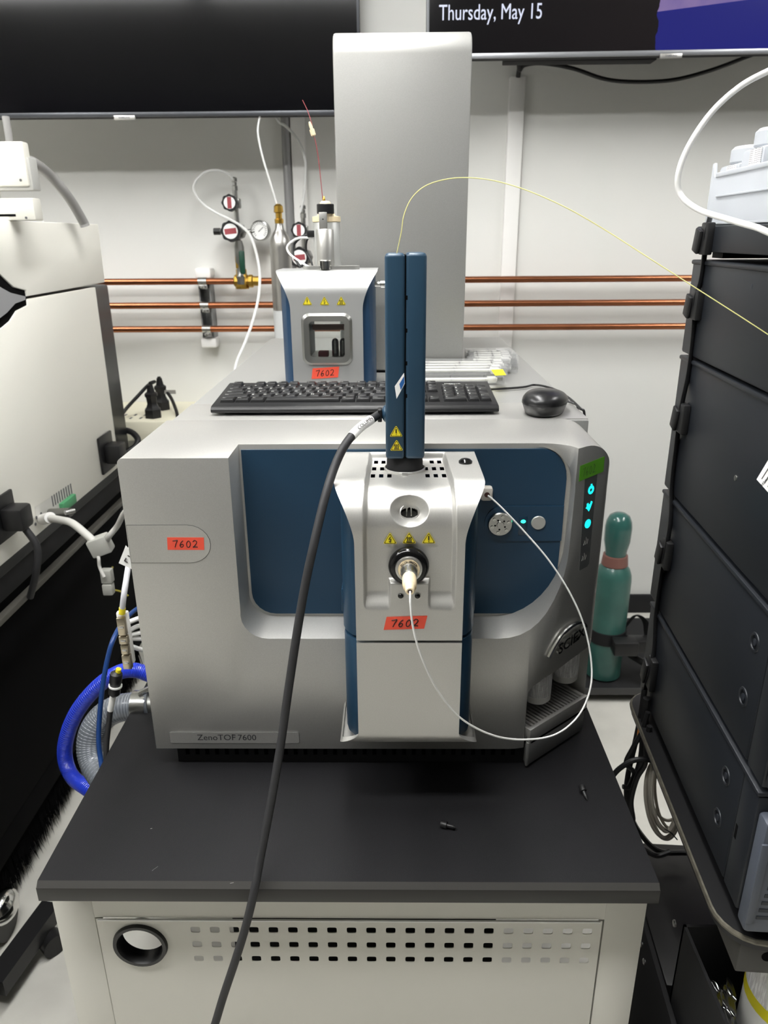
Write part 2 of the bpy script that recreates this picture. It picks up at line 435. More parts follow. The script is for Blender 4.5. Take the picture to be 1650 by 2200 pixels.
# left inlay and tape
st = [(-.339, 1.1600), (-.262, 1.1600)] + [(x, z) for x, z in arc(-.262, 1.1335, .0285, .0265, 90, -90, 12)] + [(-.339, 1.107)]
ring = MB(); si = [(-.3385, 1.1593), (-.262, 1.1593)]+[(x, z) for x, z in arc(-.262, 1.1335, .0278, .0258, 90, -90, 12)]+[(-.3385, 1.1077)]
obj('inlay_seam', MB().prism(st, lambda a, b, d: V((a, d, b)), Y0-.0003, Y0+.002), mat('seam_grey', srgb(88, 88, 86), .6), ms)
inl = obj('side_inlay', MB().prism(si, lambda a, b, d: V((a, d, b)), Y0-.0007, Y0+.002), silver, ms)
c = at(399, 1168, Y=Y0-.0008); tape(ms, frame(c, (1, 0, -.005), (0, 0, 1)), .047, .0172, red_tape, .06, th=.0003)
# model plate
pz = MB().prism([(a, b) for a, b in rrect(.185, .0195, .003, 4, -.2265, .8352)], lambda a, b, d: V((a, d, b)), Y0-.0004, Y0+.002)
obj('nameplate_rim', pz, mat('seam_grey', srgb(88, 88, 86), .6), ms)
npl = obj('nameplate', MB().prism(rrect(.1840, .0185, .0027, 4, -.2265, .8352), lambda a, b, d: V((a, d, b)), Y0-.0008, Y0+.002), silver, ms)
obj('nameplate_text', text_mesh('ZenoTOF', .0135, frame((-.2795, Y0-.0009, .8312), (1, 0, 0), (0, 0, 1)), .0001), mat('dark_grey_print', srgb(50, 50, 52), .5), npl)
obj('nameplate_text', text_mesh('TM', .004, frame((-.2300, Y0-.0009, .8382), (1, 0, 0), (0, 0, 1)), .0001), MATS['dark_grey_print'], npl)
obj('nameplate_text', text_mesh('7600', .0135, frame((-.2220, Y0-.0009, .8312), (1, 0, 0), (0, 0, 1)), .0001), MATS['dark_grey_print'], npl)
# plinth with vents below the front
pl = [(-.322, .875), (.196, .875), (.205, .874), (.284, .940), (.284, 2.02), (-.322, 2.02)]
plinth = obj('plinth', MB().prism([(-.315, .880), (.19, .880), (.19, 2.0), (-.315, 2.0)], lambda a, b, d: V((a, b, d)), .783, .818), blackm, ms)
for k in range(34):
    x = -.300+k*.0143
    obj('vent_slot', MB().box((x-.0028, .8792, .796), (x+.0028, .882, .808)), void, plinth)
crn = [(.188, .8665), (.192, .8665), (.196, .8715), (.2905, .9510), (.2905, .99), (.188, .99)]
obj('corner_base', bevel_mesh(MB().prism(crn, lambda a, b, d: V((a, b, d)), .786, .826).mesh('cb'), .0015, 2), grey_rec, ms)
# drip tray with slats
fr = .112
trp = lambda u, d, z: chp(u, z, d)
rim = MB()
tri_o = [chp(.002, 0, .0005), chp(.1325, 0, .0005), chp(.131, 0, -.06), chp(.004, 0, -.10)]
rim.prism([tuple(p[:2]) for p in tri_o], lambda a, b, d: V((a, b, d)), .822, .834)
tray = obj('drip_tray', rim, void, ms)
tr = MB()
for a, b in (((.002, .0015), (.134, -.005)), ((.002, -.004), (.006, -.095)), ((.127, -.005), (.133, -.062))):
    tr.prism([(a[0], a[1]), (b[0], a[1]), (b[0], b[1]), (a[0], b[1])], lambda u, d, z: chp(u, z, d), .826, .8475)
obj('tray_rim', bevel_mesh(tr.mesh('tr'), .001, 2), silver, tray)
for k in range(18):
    u = .0095+k*.0067
    L = .088-.0019*k
    obj('tray_slat', MB().prism([(u-.0019, -.004), (u+.0019, -.004), (u+.0019, -L), (u-.0019, -L)], lambda a, b, d: chp(a, d, b), .838, .8455), silver, tray)
# control strip and icons in the angled corner
def chf(px, py, d=.0): 
    u, z = ch_px(px, py); return frame(chp(u, z, d), CU, nz)
strip = [ch_px(*q) for q in ((1257, 1020), (1283, 1018), (1273, 1120), (1265, 1210), (1261, 1217), (1244, 1226))]
ss = obj('control_strip', MB().prism(strip, lambda a, b, d: chp(a, b, d), -.001, .0004), mat('strip_grey', srgb(84, 86, 86), .35), ms)
u_, z_ = ch_px(1269, 1052); M = frame(chp(u_, z_, .0005), CU, nz)
mb = MB().lathe([(.0060, 0), (.0060, .0004), (.0028, .0004), (.0028, 0)], M.translation, CN, 20, False); mb.box((-.0012, .002, 0), (.0012, .0080, .0005), M=M)
obj('power_icon', mb, cyan, ss)
u_, z_ = ch_px(1265, 1088); M = frame(chp(u_, z_, .0005), CU, nz)
mb = MB().prism([(0, -.0068), (.003, -.002), (.0062, .0055), (.0035, .007), (.0015, .003), (-.002, .003), (-.0025, .0055), (-.0055, .005), (-.005, .001), (-.0072, -.001), (-.004, -.0025)], fmap(M), 0, .0004)
obj('valve_icon', mb, cyan, ss)
u_, z_ = ch_px(1262, 1125); M = frame(chp(u_, z_, .0005), CU, nz)
obj('run_icon', MB().lathe([(.0062, 0), (.0062, .0004), (.001, .0004)], M.translation, CN, 20), cyan, ss)
for px, py in ((1258, 1162), (1254, 1196)):
    u_, z_ = ch_px(px, py); M = frame(chp(u_, z_, .0005), CU, nz)
    mb = MB()
    for x in (-.0035, 0, .0035):
        q = stroke(M, [(x-.001, -.005), (x+.001, .000), (x, .0055-abs(x))], .0005, 0); mb.add(q.v, q.f)
    obj('unlit_icon', mb, mat('icon_grey', srgb(140, 140, 138), .5), ss)
u0, z0 = ch_px(1271, 1007)
tape(ms, frame(chp(u0, z0, .0005), CU+V((0, 0, .06)), nz), .052, .021, green_tape, .05, colr=mat('faint_ink', srgb(50, 84, 30), .6), lw=.0003, tw=.028, off=-.006)
# maker's badge above the bay
ua, za = ch_px(1193, 1404); ub, zb = ch_px(1262, 1352)
print('badge', ua, za, ub, zb)
bd = V((ub-ua, zb-za)); L = bd.length; ang = bd.normalized()
bx = CU*ang.x+nz*ang.y; by = -CU*ang.y*.2+nz
M = frame(chp(ua, za, .003), bx, by)
obj('badge', text_mesh('SCIEX', L*.31, M, .002, .15, bold=.0003), chrome, ms)
obj('badge_text', text_mesh('SCIEX', L*.31, M @ Matrix.Translation((0, 0, .0021)), .0003, .15, bold=.0001), mat('badge_black', srgb(16, 16, 17), .6, spec=.2), ms)
sw = [ch_px(*q) for q in ((1174, 1410), (1188, 1384), (1206, 1358), (1228, 1340), (1246, 1334), (1254, 1340), (1253, 1352))]
sw3 = [chp(a, b, .003) for a, b in sw]
obj('badge_swoosh', MB().tube(sw3, lambda t: .0030*(1-t)**.8+.0007, 8, 6), chrome, ms)
obj('badge_swoosh', MB().tube([p+CN*.0022+V((0, 0, -.0008)) for p in sw3[2:]], .0009, 6, 6), blackg, ms)

# ---- ion source housing on the front
def shell(prof, S, hw, disp, cx, nx=150, ucuts=(), drop=None, thick=.006):
    us = sorted(set([round(-1+2*i/nx, 5) for i in range(nx+1)]+list(ucuts)))
    mb = MB(); vs = []; n = len(us); ns = len(S)
    P = []
    for s in S:
        y, z, ny, nz_ = prof(s)
        for u in us:
            x = cx+u*hw(s); d = disp(x-cx, s); P.append(V((x, y-ny*d, z-nz_*d)))
    F = []
    for j in range(ns-1):
        for i in range(n-1):
            if drop:
                x = (us[i]+us[i+1])/2*hw((S[j]+S[j+1])/2); 
                if drop(x, (S[j]+S[j+1])/2): continue
            F.append((j*n+i, j*n+i+1, (j+1)*n+i+1, (j+1)*n+i))
    mb.add(P, F)
    def off(k, j): 
        y, z, ny, nz_ = prof(S[j]); return P[k]-V((0, ny, nz_))*thick
    for i in (0, n-1):
        for j in range(ns-1):
            a, b = j*n+i, (j+1)*n+i
            sgn = 1 if i == 0 else -1
            mb.quad(P[a], P[b], off(b, j+1)+V((sgn*.003, 0, 0)), off(a, j)+V((sgn*.003, 0, 0)))
    for j in (0, ns-1):
        for i in range(n-1):
            a, b = j*n+i, j*n+i+1; mb.quad(P[a], P[b], off(b, j), off(a, j))
    return mb
def cl(x): return max(0., min(1., x))
def sm(x): x = cl(x); return x*x*(3-2*x)
def lin(a, b, step, extra=()):
    n = max(1, int((b-a)/step)); return sorted(set([round(a+(b-a)*i/n, 5) for i in range(n+1)]+[round(e, 5) for e in extra]))

CX, YF, RS = .0185, .770, .050
ZTOP = 1.2375
L0 = .931-(YF+RS); L1 = RS*PI/2
def prof1(s):
    if s < L0: return (.931-s, ZTOP, 0, 1)
    if s < L0+L1:
        a = (s-L0)/RS; return (YF+RS-RS*math.sin(a), ZTOP-RS+RS*math.cos(a), -math.sin(a), math.cos(a))
    return (YF, ZTOP-RS-(s-L0-L1), -1, 0)
Z1 = 1.049
SEND = L0+L1+(ZTOP-RS-Z1)
def s_of_z(z): return L0+L1+(ZTOP-RS-z)
def hw1(s):
    a, b = L0+.012, s_of_z(1.172)
    return .0870-.0240*sm(cl((s-a)/(b-a)))**.85
# vents
vents = []
for r_, (y0v, y1v) in enumerate(((.9175, .9045), (.8885, .8755), (.8595, .8465))):
    xs = [-.0405, -.0310] if r_ == 0 else [-.0415, -.0315, -.0215]
    for x in xs:
        for sg in (1, -1):
            xa, xb = sorted((sg*(x-.0026), sg*(x+.0026)))
            vents.append((xa-(r_*.0008*(1 if x < 0 else -1))*sg, xb-(r_*.0008)*sg, .931-y0v, .931-y1v))
SWIN = L0+RS*math.radians(58)
SRING = s_of_z(1.1440)
ST = s_of_z(1.1240); SB = s_of_z(1.1130)
def disp1(x, s):
    ax = abs(x)
    pw = .0490+.0045*cl(s/.2); rc_ = .010
    dx_, db_ = pw-ax, SB+.024-s
    if dx_ < rc_ and db_ < rc_: dx_ = rc_-math.hypot(rc_-dx_, rc_-db_)
    f = min(cl(dx_/.0045), cl((s-.004)/.006), cl((SB+.024-s)/.022))
    rc = .012  # rounded inner corners at the foot
    f *= max(cl((ax-.0215)/.003), cl((ST-s)/.004))
    d = .0090*sm(f)
    rr = math.hypot(x, (s-SWIN)*.92)
    if rr < .0220: d += .015*cl((.0220-rr)/.0115)
    return d
def drop1(x, s):
    if math.hypot(x, (s-SWIN)*.92) < .0105: return True
    return any(a < x < b and c < s < d for a, b, c, d in vents)
S1 = lin(0, SEND, .0011, [q for v in vents for q in (v[2], v[3])])
uc = [round(q/.087, 5) for v in vents for q in (v[0], v[1])]
src = obj('ion_source_shell', shell(prof1, S1, hw1, disp1, CX, 150, uc, drop1), silver, ms, sharp=50)
Z2 = 1.0455
R2 = .022
def prof2(s):
    a = Z2-(.892+R2)
    if s < a: return (YF, Z2-s, -1, 0)
    if s < a+R2*PI/2:
        t = (s-a)/R2; return (YF+R2-R2*math.cos(t), .892+R2-R2*math.sin(t), -math.cos(t), -math.sin(t))
    return (YF+R2+(s-a-R2*PI/2), .892, 0, -1)
E2 = Z2-(.892+R2)+R2*PI/2+.073
def hw2(s):
    a = Z2-(.892+R2)
    return .0630+.0245*sm((s-a+.002)/.028)
obj('ion_source_lower_cover', shell(prof2, lin(0, E2, .003), hw2, lambda x, s: 0, CX, 40), silver, ms, sharp=50)
def bluebody(cx, yf, yb, z0, z1, w0, w1, bev=.003):
    pts = [(-w0, yf+.008), (-w0-.006, yf+.011), (-w1+.003, yf+.024), (-w1, yf+.036), (-w1, yb)]
    poly = pts+[(-x, y) for x, y in pts[::-1]]
    return bevel_mesh(MB().prism(poly, lambda a, b, d: V((cx+a, b, d)), z0, z1).mesh('bb'), bev, 2, 60)
bb_top = boolean(MB().prism([(-.0615, YF+.012), (-.069, YF+.016), (-.077, YF+.028), (-.0805, YF+.04), (-.0805, .931), (.0805, .931), (.0805, YF+.04), (.077, YF+.028), (.069, YF+.016), (.0615, YF+.012)], lambda a, b, d: V((CX+a, b, d)), 1.048, 1.2325),
                 [MB().box((CX-.052, .70, 1.17), (CX+.052, .925, 1.3)), MB().prism([(.70, 1.30), (.70, ZTOP-RS)] + [(YF+RS+.003-(RS-.006)*math.cos(math.radians(a)), ZTOP-RS+(RS-.006)*math.sin(math.radians(a))) for a in range(0, 91, 10)] + [(.93, ZTOP-.006), (.95, ZTOP-.006), (.95, 1.30)], lambda a, b, d: V((d, a, b)), CX-.2, CX+.2)])
obj('ion_source_body', finish(bb_top), blue, ms)
obj('ion_source_cavity', MB().box((CX-.0515, .80, 1.171), (CX+.0515, .924, 1.176)), void, ms)
obj('ion_source_base', bluebody(CX, YF+.002, Y0+.004, .900, 1.0435, .0605, .0795), blue, ms)
for sg in (-1, 1):
    obj('latch', MB().box((CX+sg*.0815-.003, .835, 1.052), (CX+sg*.0815+.003, .860, 1.085), .002), blue3 if sg > 0 else blue, ms)
# viewing port
yW, zW, nyW, nzW = prof1(SWIN)
pw = V((CX, yW, zW)); nW = V((0, nyW, nzW))
vp = MB().lathe([(.0108, -.0235), (.0108, -.037), (.008, -.038)], pw, nW, 28, False)
vp2 = obj('viewing_port', vp, steel_d, ms)
obj('port_lens', MB().lathe([(.0107, -.0310), (.0001, -.0307)], pw, nW, 28), mat('lens_dark', srgb(40, 40, 40), .08, .3, coat=1), vp2)
obj('port_liner', MB().lathe([(.0108, -.023), (.0114, -.0233), (.0114, -.0215), (.0100, -.021), (.0100, -.034)], pw, nW, 28, False), alu, vp2)
for dx in (-.0035, .0025):
    obj('electrode', MB().cyl(pw+nW*-.0305+V((dx, 0, -.006)), pw+nW*-.0295+V((dx*.8, 0, .008)), .0009), chrome, vp2)
# stickers and tape on the housing
for px, py, k in ((838, 1158, 'volt'), (879, 1157, 'hot'), (921, 1157, '!')):
    c = at(px, py+2, Y=YF+.0075); hazard(ms, frame(c+V((0, -.0004, 0)), (1, 0, 0), nz), .0145, k)
c = at(871, 1338, Y=YF-.0003); tape(ms, frame(c, (1, 0, .035), nz), .0480, .0170, red_tape, .25, lw=.0006)
# calibrant inlet
c0 = at(878, 1214, Y=YF+.004)
ring = MB().lathe([(.0150, .0), (.0232, .0), (.0236, .003), (.0225, .007), (.0195, .010), (.0160, .0105), (.0140, .008), (.0138, .002)], c0, (0, -1, 0), 40, False)
rg = obj('inlet_ring', ring, blackg, ms)
fl = MB().lathe([(.0150, .003), (.0158, .010), (.0152, .0125), (.0128, .013), (.0120, .0115), (.0050, .0115)], c0, (0, -1, 0), 36)
fl = obj('inlet_flange', fl, alu, ms)
obj('inlet_disc', MB().lathe([(.0124, .0115), (.0124, .0134), (.004, .0134)], c0, (0, -1, 0), 36), cream, fl)
s_ = 'ESI CALIBRATION'
for i, chh in enumerate(s_):
    if chh == ' ': continue
    a = math.radians(152-(i+.5)*124/len(s_))
    o = c0+V((.0101*math.cos(a), -.0136, .0101*math.sin(a)))
    M = frame(o, (math.sin(a), 0, -math.cos(a)), (math.cos(a), 0, math.sin(a)))
    obj('inlet_lettering', text_mesh(chh, .0034, M @ Matrix.Translation((0, -.0012, 0)), .00005, align='CENTER'), ink, fl)
nut = MB().lathe([(.0098, .012), (.0100, .020), (.0088, .024), (.0088, .030), (.0078, .033), (.0060, .034)], c0, (0, -1, 0), 12)
obj('inlet_nut', nut, steel, ms)
obj('inlet_fitting', MB().lathe([(.0074, .032), (.0080, .036), (.0080, .050), (.0074, .052), (.0074, .056), (.0056, .058), (.0050, .066), (.0040, .068), (.0026, .068), (.0024, .064)], c0, (0, -1, 0), 24), cream, ms)
obj('inlet_bore', MB().lathe([(.0027, .064), (.0027, .0675), (.0001, .0675)], c0, (0, -1, 0), 16), mat('bore_brown', srgb(60, 34, 26), .6), ms)
for px in (861, 897):
    c = at(px, 1280, Y=YF); 
    obj('ball_plunger', MB().lathe([(.0042, -.0005), (.0042, .0006), (.0034, .0008), (.003, .0002)], c, (0, -1, 0), 16, False), alu, ms)
    obj('ball_plunger', MB().sphere(c+V((0, .0008, 0)), .0032, 8), blackg, ms)
c = at(1000, 994, Z=ZTOP)
obj('release_knob', MB().lathe([(.0085, 0), (.0085, .002), (.0060, .0045), (.003, .0055), (.0001, .0055)], c, nz, 24), blackg, ms)
# column heater probe standing in the source
pc = V((.0143, .882, ZTOP-.0075))
obj('probe_collar', MB().lathe([(.0235, -.008), (.0255, -.007), (.0260, .0005), (.0245, .0015), (.0235, .0005)], pc, nz, 40, False), alu, ms)
obj('probe_base', MB().lathe([(.0225, -.008), (.0225, .010), (.0205, .0185)], pc, nz, 36), blackm, ms)
obj('collar_tab', MB().box(pc+V((-.004, -.0290, -.0075)), pc+V((.004, -.0245, .0015)), .0015), alu, ms)
pr = MB().box((-.0090, .856, 1.2480), (.0138, .915, 1.4830), .0042, 3)
ph = obj('column_heater', pr, blue2, ms)
pd = boolean(MB().box((.0145, .8565, 1.2480), (.0378, .915, 1.4835), .0042, 3), [MB().box((.0130, .850, z-.0024), (.0167, .8585, z+.0024)) for z in (1.4360, 1.4000, 1.3630, 1.3250)])
obj('column_heater_door', finish(pd), blue2, ms)
obj('heater_seam', MB().box((.0132, .8590, 1.2500), (.0150, .913, 1.4810)), void, ph)
for z in (1.4360, 1.4000, 1.3630, 1.3250):
    obj('hinge_slot', MB().box((.0142, .8580, z-.0023), (.0166, .8590, z+.0023)), void, ph)
b_ = at(829, 890, Y=.878)
obj('cable_boss', MB().sphere(V((-.0085, .882, b_.z)), .0105, 10, (.55, 1, 1)), blue2, ph)
obj('cable_grommet', MB().box(V((-.0185, .874, b_.z-.009)), V((-.0135, .890, b_.z+.006)), .001), black, ph)
for px, py, k in ((851, 929, '!'), (852, 959, 'hot')):
    c = at(px, py+1, Y=.8556); hazard(ms, frame(c, (1, 0, 0), nz), .0143, k)
sl = [at(*q, Y=.8557) for q in ((868, 801), (870, 824), (852, 857), (848, 830))]
stk = MB().add(sl+[p+V((0, .0003, 0)) for p in sl], [(0, 1, 2, 3), (4, 7, 6, 5)]+[(i, (i+1) % 4, 4+(i+1) % 4, 4+i) for i in range(4)])
sk = obj('inspection_sticker', stk, paper, ph)
sl = [at(*q, Y=.8554) for q in ((868, 808), (869, 822), (861, 838), (858, 825))]
obj('sticker_print', MB().add(sl, [(0, 1, 2, 3)]), mat('sticker_blue', srgb(36, 92, 158), .5), sk)
# unseen feet
for x in (-.28, .24):
    for y in (.95, 1.95): obj('foot', MB().cyl((x, y, .7822), (x, y, .80), .018), black, ms)

# calibrant bottles hanging in the bay
def label_lines(name):
    if name in MATS: return MATS[name]
    m = mat(name, srgb(238, 237, 236), .55); nt = m.node_tree; b = nt.nodes['Principled BSDF']
    tc = nt.nodes.new('ShaderNodeTexCoord')
    w = nt.nodes.new('ShaderNodeTexWave'); w.bands_direction = 'Z'; w.inputs['Scale'].default_value = 150; w.inputs['Distortion'].default_value = 0
    n = nt.nodes.new('ShaderNodeTexNoise'); n.inputs['Scale'].default_value = 420
    mp = nt.nodes.new('ShaderNodeMapping'); mp.inputs['Scale'].default_value = (1, 1, .12)
    nt.links.new(tc.outputs['Object'], w.inputs['Vector']); nt.links.new(tc.outputs['Object'], mp.inputs['Vector']); nt.links.new(mp.outputs['Vector'], n.inputs['Vector'])
    mu = nt.nodes.new('ShaderNodeMath'); mu.operation = 'MULTIPLY'; nt.links.new(w.outputs['Fac'], mu.inputs[0]); nt.links.new(n.outputs['Fac'], mu.inputs[1])
    r = nt.nodes.new('ShaderNodeValToRGB'); r.color_ramp.elements[0].position = .34; r.color_ramp.elements[1].position = .46
    r.color_ramp.elements[0].color = (*srgb(238, 237, 236), 1); r.color_ramp.elements[1].color = (*srgb(128, 126, 128), 1)
    nt.links.new(mu.outputs[0], r.inputs['Fac']); nt.links.new(r.outputs['Color'], b.inputs['Base Color'])
    return m
print_label = label_lines('printed_label')
hdpe = mat('frosted_plastic', srgb(226, 225, 220), .4, sss=.15, trans=.1)
for (px, py, yy, z0_, lab) in ((1163, 1506, .925, .860, 'white printed calibrant bottle hanging at the front of the tray bay'), (1222, 1462, .982, .860, 'white printed calibrant bottle hanging deeper inside the tray bay')):
    c = at(px, py, Z=z0_)-CN*.010
    t = thing('calibrant_bottle', lab, 'bottle', (c.x, c.y, z0_), 'calibrant bottles in the bay')
    obj('bottle', MB().lathe([(.013, 0), (.0185, .001), (.0208, .004), (.0208, .066), (.014, .074), (.008, .077), (.008, .084)], c, nz, 28), hdpe, t)
    obj('printed_label', MB().lathe([(.0210, .013), (.0210, .064)], c, nz, 28, False), print_label, t)

# ================================================================ bench
ZC = .782
XL, XR, YFR = -.4265, .3135, .662
bench = thing('lab_bench', 'white steel cart with black bench top and perforated front door', 'bench', (-.05, 1.35, 0))
top = MB().box((XL, YFR, ZC-.026), (XR, 2.10, ZC-.0045), .0)
topo = obj('bench_top', MB().prism([(YFR+.005, ZC), (2.10, ZC), (2.10, ZC-.026), (YFR, ZC-.026), (YFR, ZC-.006)], lambda a, b, d: V((d, a, b)), XL, XR), bench_m, bench)
obj('edge_band', MB().box((XL-.0006, YFR-.0006, ZC-.0265), (XR+.0006, YFR+.0005, ZC-.0062), .0004), bench_e, topo)
obj('edge_bevel', MB().quad(V((XL, YFR-.0006, ZC-.0062)), V((XR, YFR-.0006, ZC-.0062)), V((XR, YFR+.0050, ZC+.0002)), V((XL, YFR+.0050, ZC+.0002))), bench_b, topo)
YD = .700
cl_ = at(109, 1925, Y=YD).x; cr_ = at(1393, 1929, Y=YD).x
print('cab', cl_, cr_, at(205, 1975, Y=YD), at(1298, 1978, Y=YD))
dl, dr, dz = at(207, 1975, Y=YD).x, at(1294, 1978, Y=YD).x, at(750, 1975, Y=YD).z
fm = MB()
fm.box((cl_, YD, .03), (dl-.0015, YD+.02, ZC-.0265), .001)
fm.box((dr+.0025, YD, .03), (cr_, YD+.02, ZC-.0265), .001)
fm.box((dl-.0015, YD, dz+.0015), (dr+.0025, YD+.02, ZC-.0265), .0)
fm.box((dl-.0015, YD, .03), (dr+.0025, YD+.02, .09), .001)
obj('cabinet_frame', fm, cab_white, bench)
for x in (cl_, cr_-.04):
    for y in (1.35, 2.0): obj('leg', MB().box((x, y, .03), (x+.04, y+.04, ZC-.0265), .002), cab_white, bench)
    for y in (.74, 2.02): obj('caster', MB().cyl((x+.005, y, .03), (x+.03, y, .03), .03), black, bench)
# perforated door
def perforated(x0, x1, z0, z1, y, th, holes, circ):
    """holes: rows of (cx, cz) on a regular grid with half sizes; circ = (cx, cz, r)"""
    mb = MB(); cells = []
    for cx, cz, hw_, hh, rr, e in holes: cells.append((cx-rr, cx+rr, cz-e, cz+e, cx, cz, hw_, hh, 5.0))
    cx, cz, r0 = circ; cells.append((cx-r0*1.2, cx+r0*1.2, cz-r0*1.2, cz+r0*1.2, cx, cz, r0, r0, 2.0))
    xs = sorted(set([x0, x1]+[c[0] for c in cells]+[c[1] for c in cells])); zs = sorted(set([z0, z1]+[c[2] for c in cells]+[c[3] for c in cells]))
    for i in range(len(xs)-1):
        for j in range(len(zs)-1):
            mx, mz = (xs[i]+xs[i+1])/2, (zs[j]+zs[j+1])/2
            if any(c[0] < mx < c[1] and c[2] < mz < c[3] for c in cells): continue
            mb.quad(V((xs[i], y, zs[j])), V((xs[i+1], y, zs[j])), V((xs[i+1], y, zs[j+1])), V((xs[i], y, zs[j+1])))
    N = 32
    for a, b, c, d, cx, cz, hw_, hh, p in cells:
        I = []; O = []; B = []
        for k in range(N):
            t = 2*PI*k/N; co, si = math.cos(t), math.sin(t)
            ix = hw_*math.copysign(abs(co)**(2/p), co); iz = hh*math.copysign(abs(si)**(2/p), si)
            m = max(abs(co), abs(si)); ox = (b-a)/2*co/m; oz = (d-c)/2*si/m
            I.append(V((cx+ix, y, cz+iz))); O.append(V(((a+b)/2+ox, y, (c+d)/2+oz))); B.append(V((cx+ix, y+th, cz+iz)))
        o = len(mb.v)
        mb.add(I+O+B, [(k, (k+1) % N, N+(k+1) % N, N+k) for k in range(N)]+[(k, 2*N+k, 2*N+(k+1) % N, (k+1) % N) for k in range(N)])
    for p, q in (((x0, z0), (x1, z0)), ((x1, z0), (x1, z1)), ((x1, z1), (x0, z1)), ((x0, z1), (x0, z0))):
        mb.quad(V((p[0], y, p[1])), V((q[0], y, q[1])), V((q[0], y+th, q[1])), V((p[0], y+th, p[1])))
    return mb
ha, hb = at(420, 1999, Y=YD-.001), at(1262, 2000, Y=YD-.001)
zr = [at(840, yy, Y=YD-.001).z for yy in (1999, 2030.5, 2061)]
hp = []
pitch = (hb.x-ha.x)/20
for i in range(21):
    for z in zr: hp.append((ha.x+pitch*i, z, .0062, .0049, pitch/2-.0005, .0075))
gc = at(302, 2029, Y=YD-.001)
door = obj('door', perforated(dl, dr, .095, dz, YD-.0012, .0011, hp, (gc.x, gc.z, .0290)), cab_white, bench, sharp=30)
obj('door_highlight', MB().box((dl+.003, YD-.0030, dz-.0016), (dr-.003, YD-.0008, dz+.0002)), paper, door)  # white strip painted in as the highlight along the door's top
obj('grommet', MB().lathe([(.0288, .016), (.0280, -.0005), (.0300, -.0042), (.0345, -.0042), (.0358, 0), (.0358, .001)], V((gc.x, YD-.0012, gc.z)), (0, 1, 0), 40, False), black, bench)
t = thing('vacuum_pump', 'black vacuum pump behind the perforated bench door', 'pump', (-.06, .95, .12))
obj('pump_body', MB().box((-.24, .80, .13), (.15, 1.25, .70), .01), blackm, t)
obj('pump_base', MB().box((-.28, .78, .03), (.19, 1.28, .13), .005), black, t)
# loose fittings on the bench top
for k, (px, py, lab) in enumerate(((958, 1774, 'black finger-tight fitting lying on its side on the bench top'), (1255, 1708, 'black finger-tight fitting standing near the bench top edge'))):
    p = at(px, py, Z=ZC+.004)
    t = thing('finger_tight_fitting', lab, 'fitting', (p.x, p.y, ZC), 'loose finger-tight fittings')
    ax = V((.9, -.35, 0)).normalized() if k == 0 else V((.12, -.25, -1)).normalized()
    o = p if k == 0 else p+V((0, 0, .010))
    if k: ax = V((.2, -.9, -.35)).normalized(); o = V((p.x, p.y+.006, ZC+.0066))
    obj('knurled_head', MB().lathe([(.0042, -.007), (.0046, -.0065), (.0046, .001), (.0040, .0015)], o+V((0, 0, .0012 if k == 0 else 0)), ax, 10), black, t)
    obj('cone', MB().lathe([(.0026, .0015), (.0026, .009), (.0007, .0135)], o+V((0, 0, .0012 if k == 0 else 0)), ax, 12), black, t)
for px, py, rz, L, lab in ((333, 1866, .9, .0042, 'tiny white sliver lying on the bench top near its left edge'), (498, 1897, .2, .0022, 'tiny white crumb on the bench top front edge'), (325, 1780, .3, .0012, 'tiny white speck on the bench top')):
    p = at(px, py, Z=ZC+.0005); u = V((math.cos(rz), math.sin(rz), 0)); w = V((-u.y, u.x, 0))*.0006
    f = MB(); f.prism([(-L, -.0005), (L, -.0003), (L*.9, .0005), (-L*.8, .0004)], lambda a, b, d: p+u*a+w*b*1000*.001*1.6+V((0, 0, d)), -.0003, .0003)
    tag(obj('debris_fleck', f, paper), lab, 'debris', 'flecks on the bench top')

# ================================================================ keyboard and mouse
kb = thing('keyboard', 'black full-size keyboard lying on top of the mass spectrometer', 'keyboard', (-.06, 1.17, ZT))
KL, KR, KF, KB_ = -.277, .160, 1.098, 1.245
tilt = math.atan2(.009, .147)
def kz(y): return ZT+.0155+(y-KF)*math.tan(tilt)
case = MB().prism([(KF, ZT+.0035), (KF-.001, ZT+.008), (KF+.003, ZT+.0130), (KF+.010, kz(KF)-.0015), (KB_-.002, kz(KB_)-.0015), (KB_, kz(KB_)-.004), (KB_-.003, ZT+.0035)], lambda a, b, d: V((d, a, b)), KL, KR)
obj('case', bevel_mesh(case.mesh('c'), .0025, 2, 30), black, kb)
for x in (KL+.03, KR-.03):
    for y in (KF+.02, KB_-.02): obj('foot', MB().box((x-.012, y-.004, ZT-.0005), (x+.012, y+.004, ZT+.0042)), rubber, kb)
keym = mat('key_black', srgb(30, 30, 31), .38)
leg_m = mat('key_legend', srgb(225, 225, 222), .5)
kmesh = {}
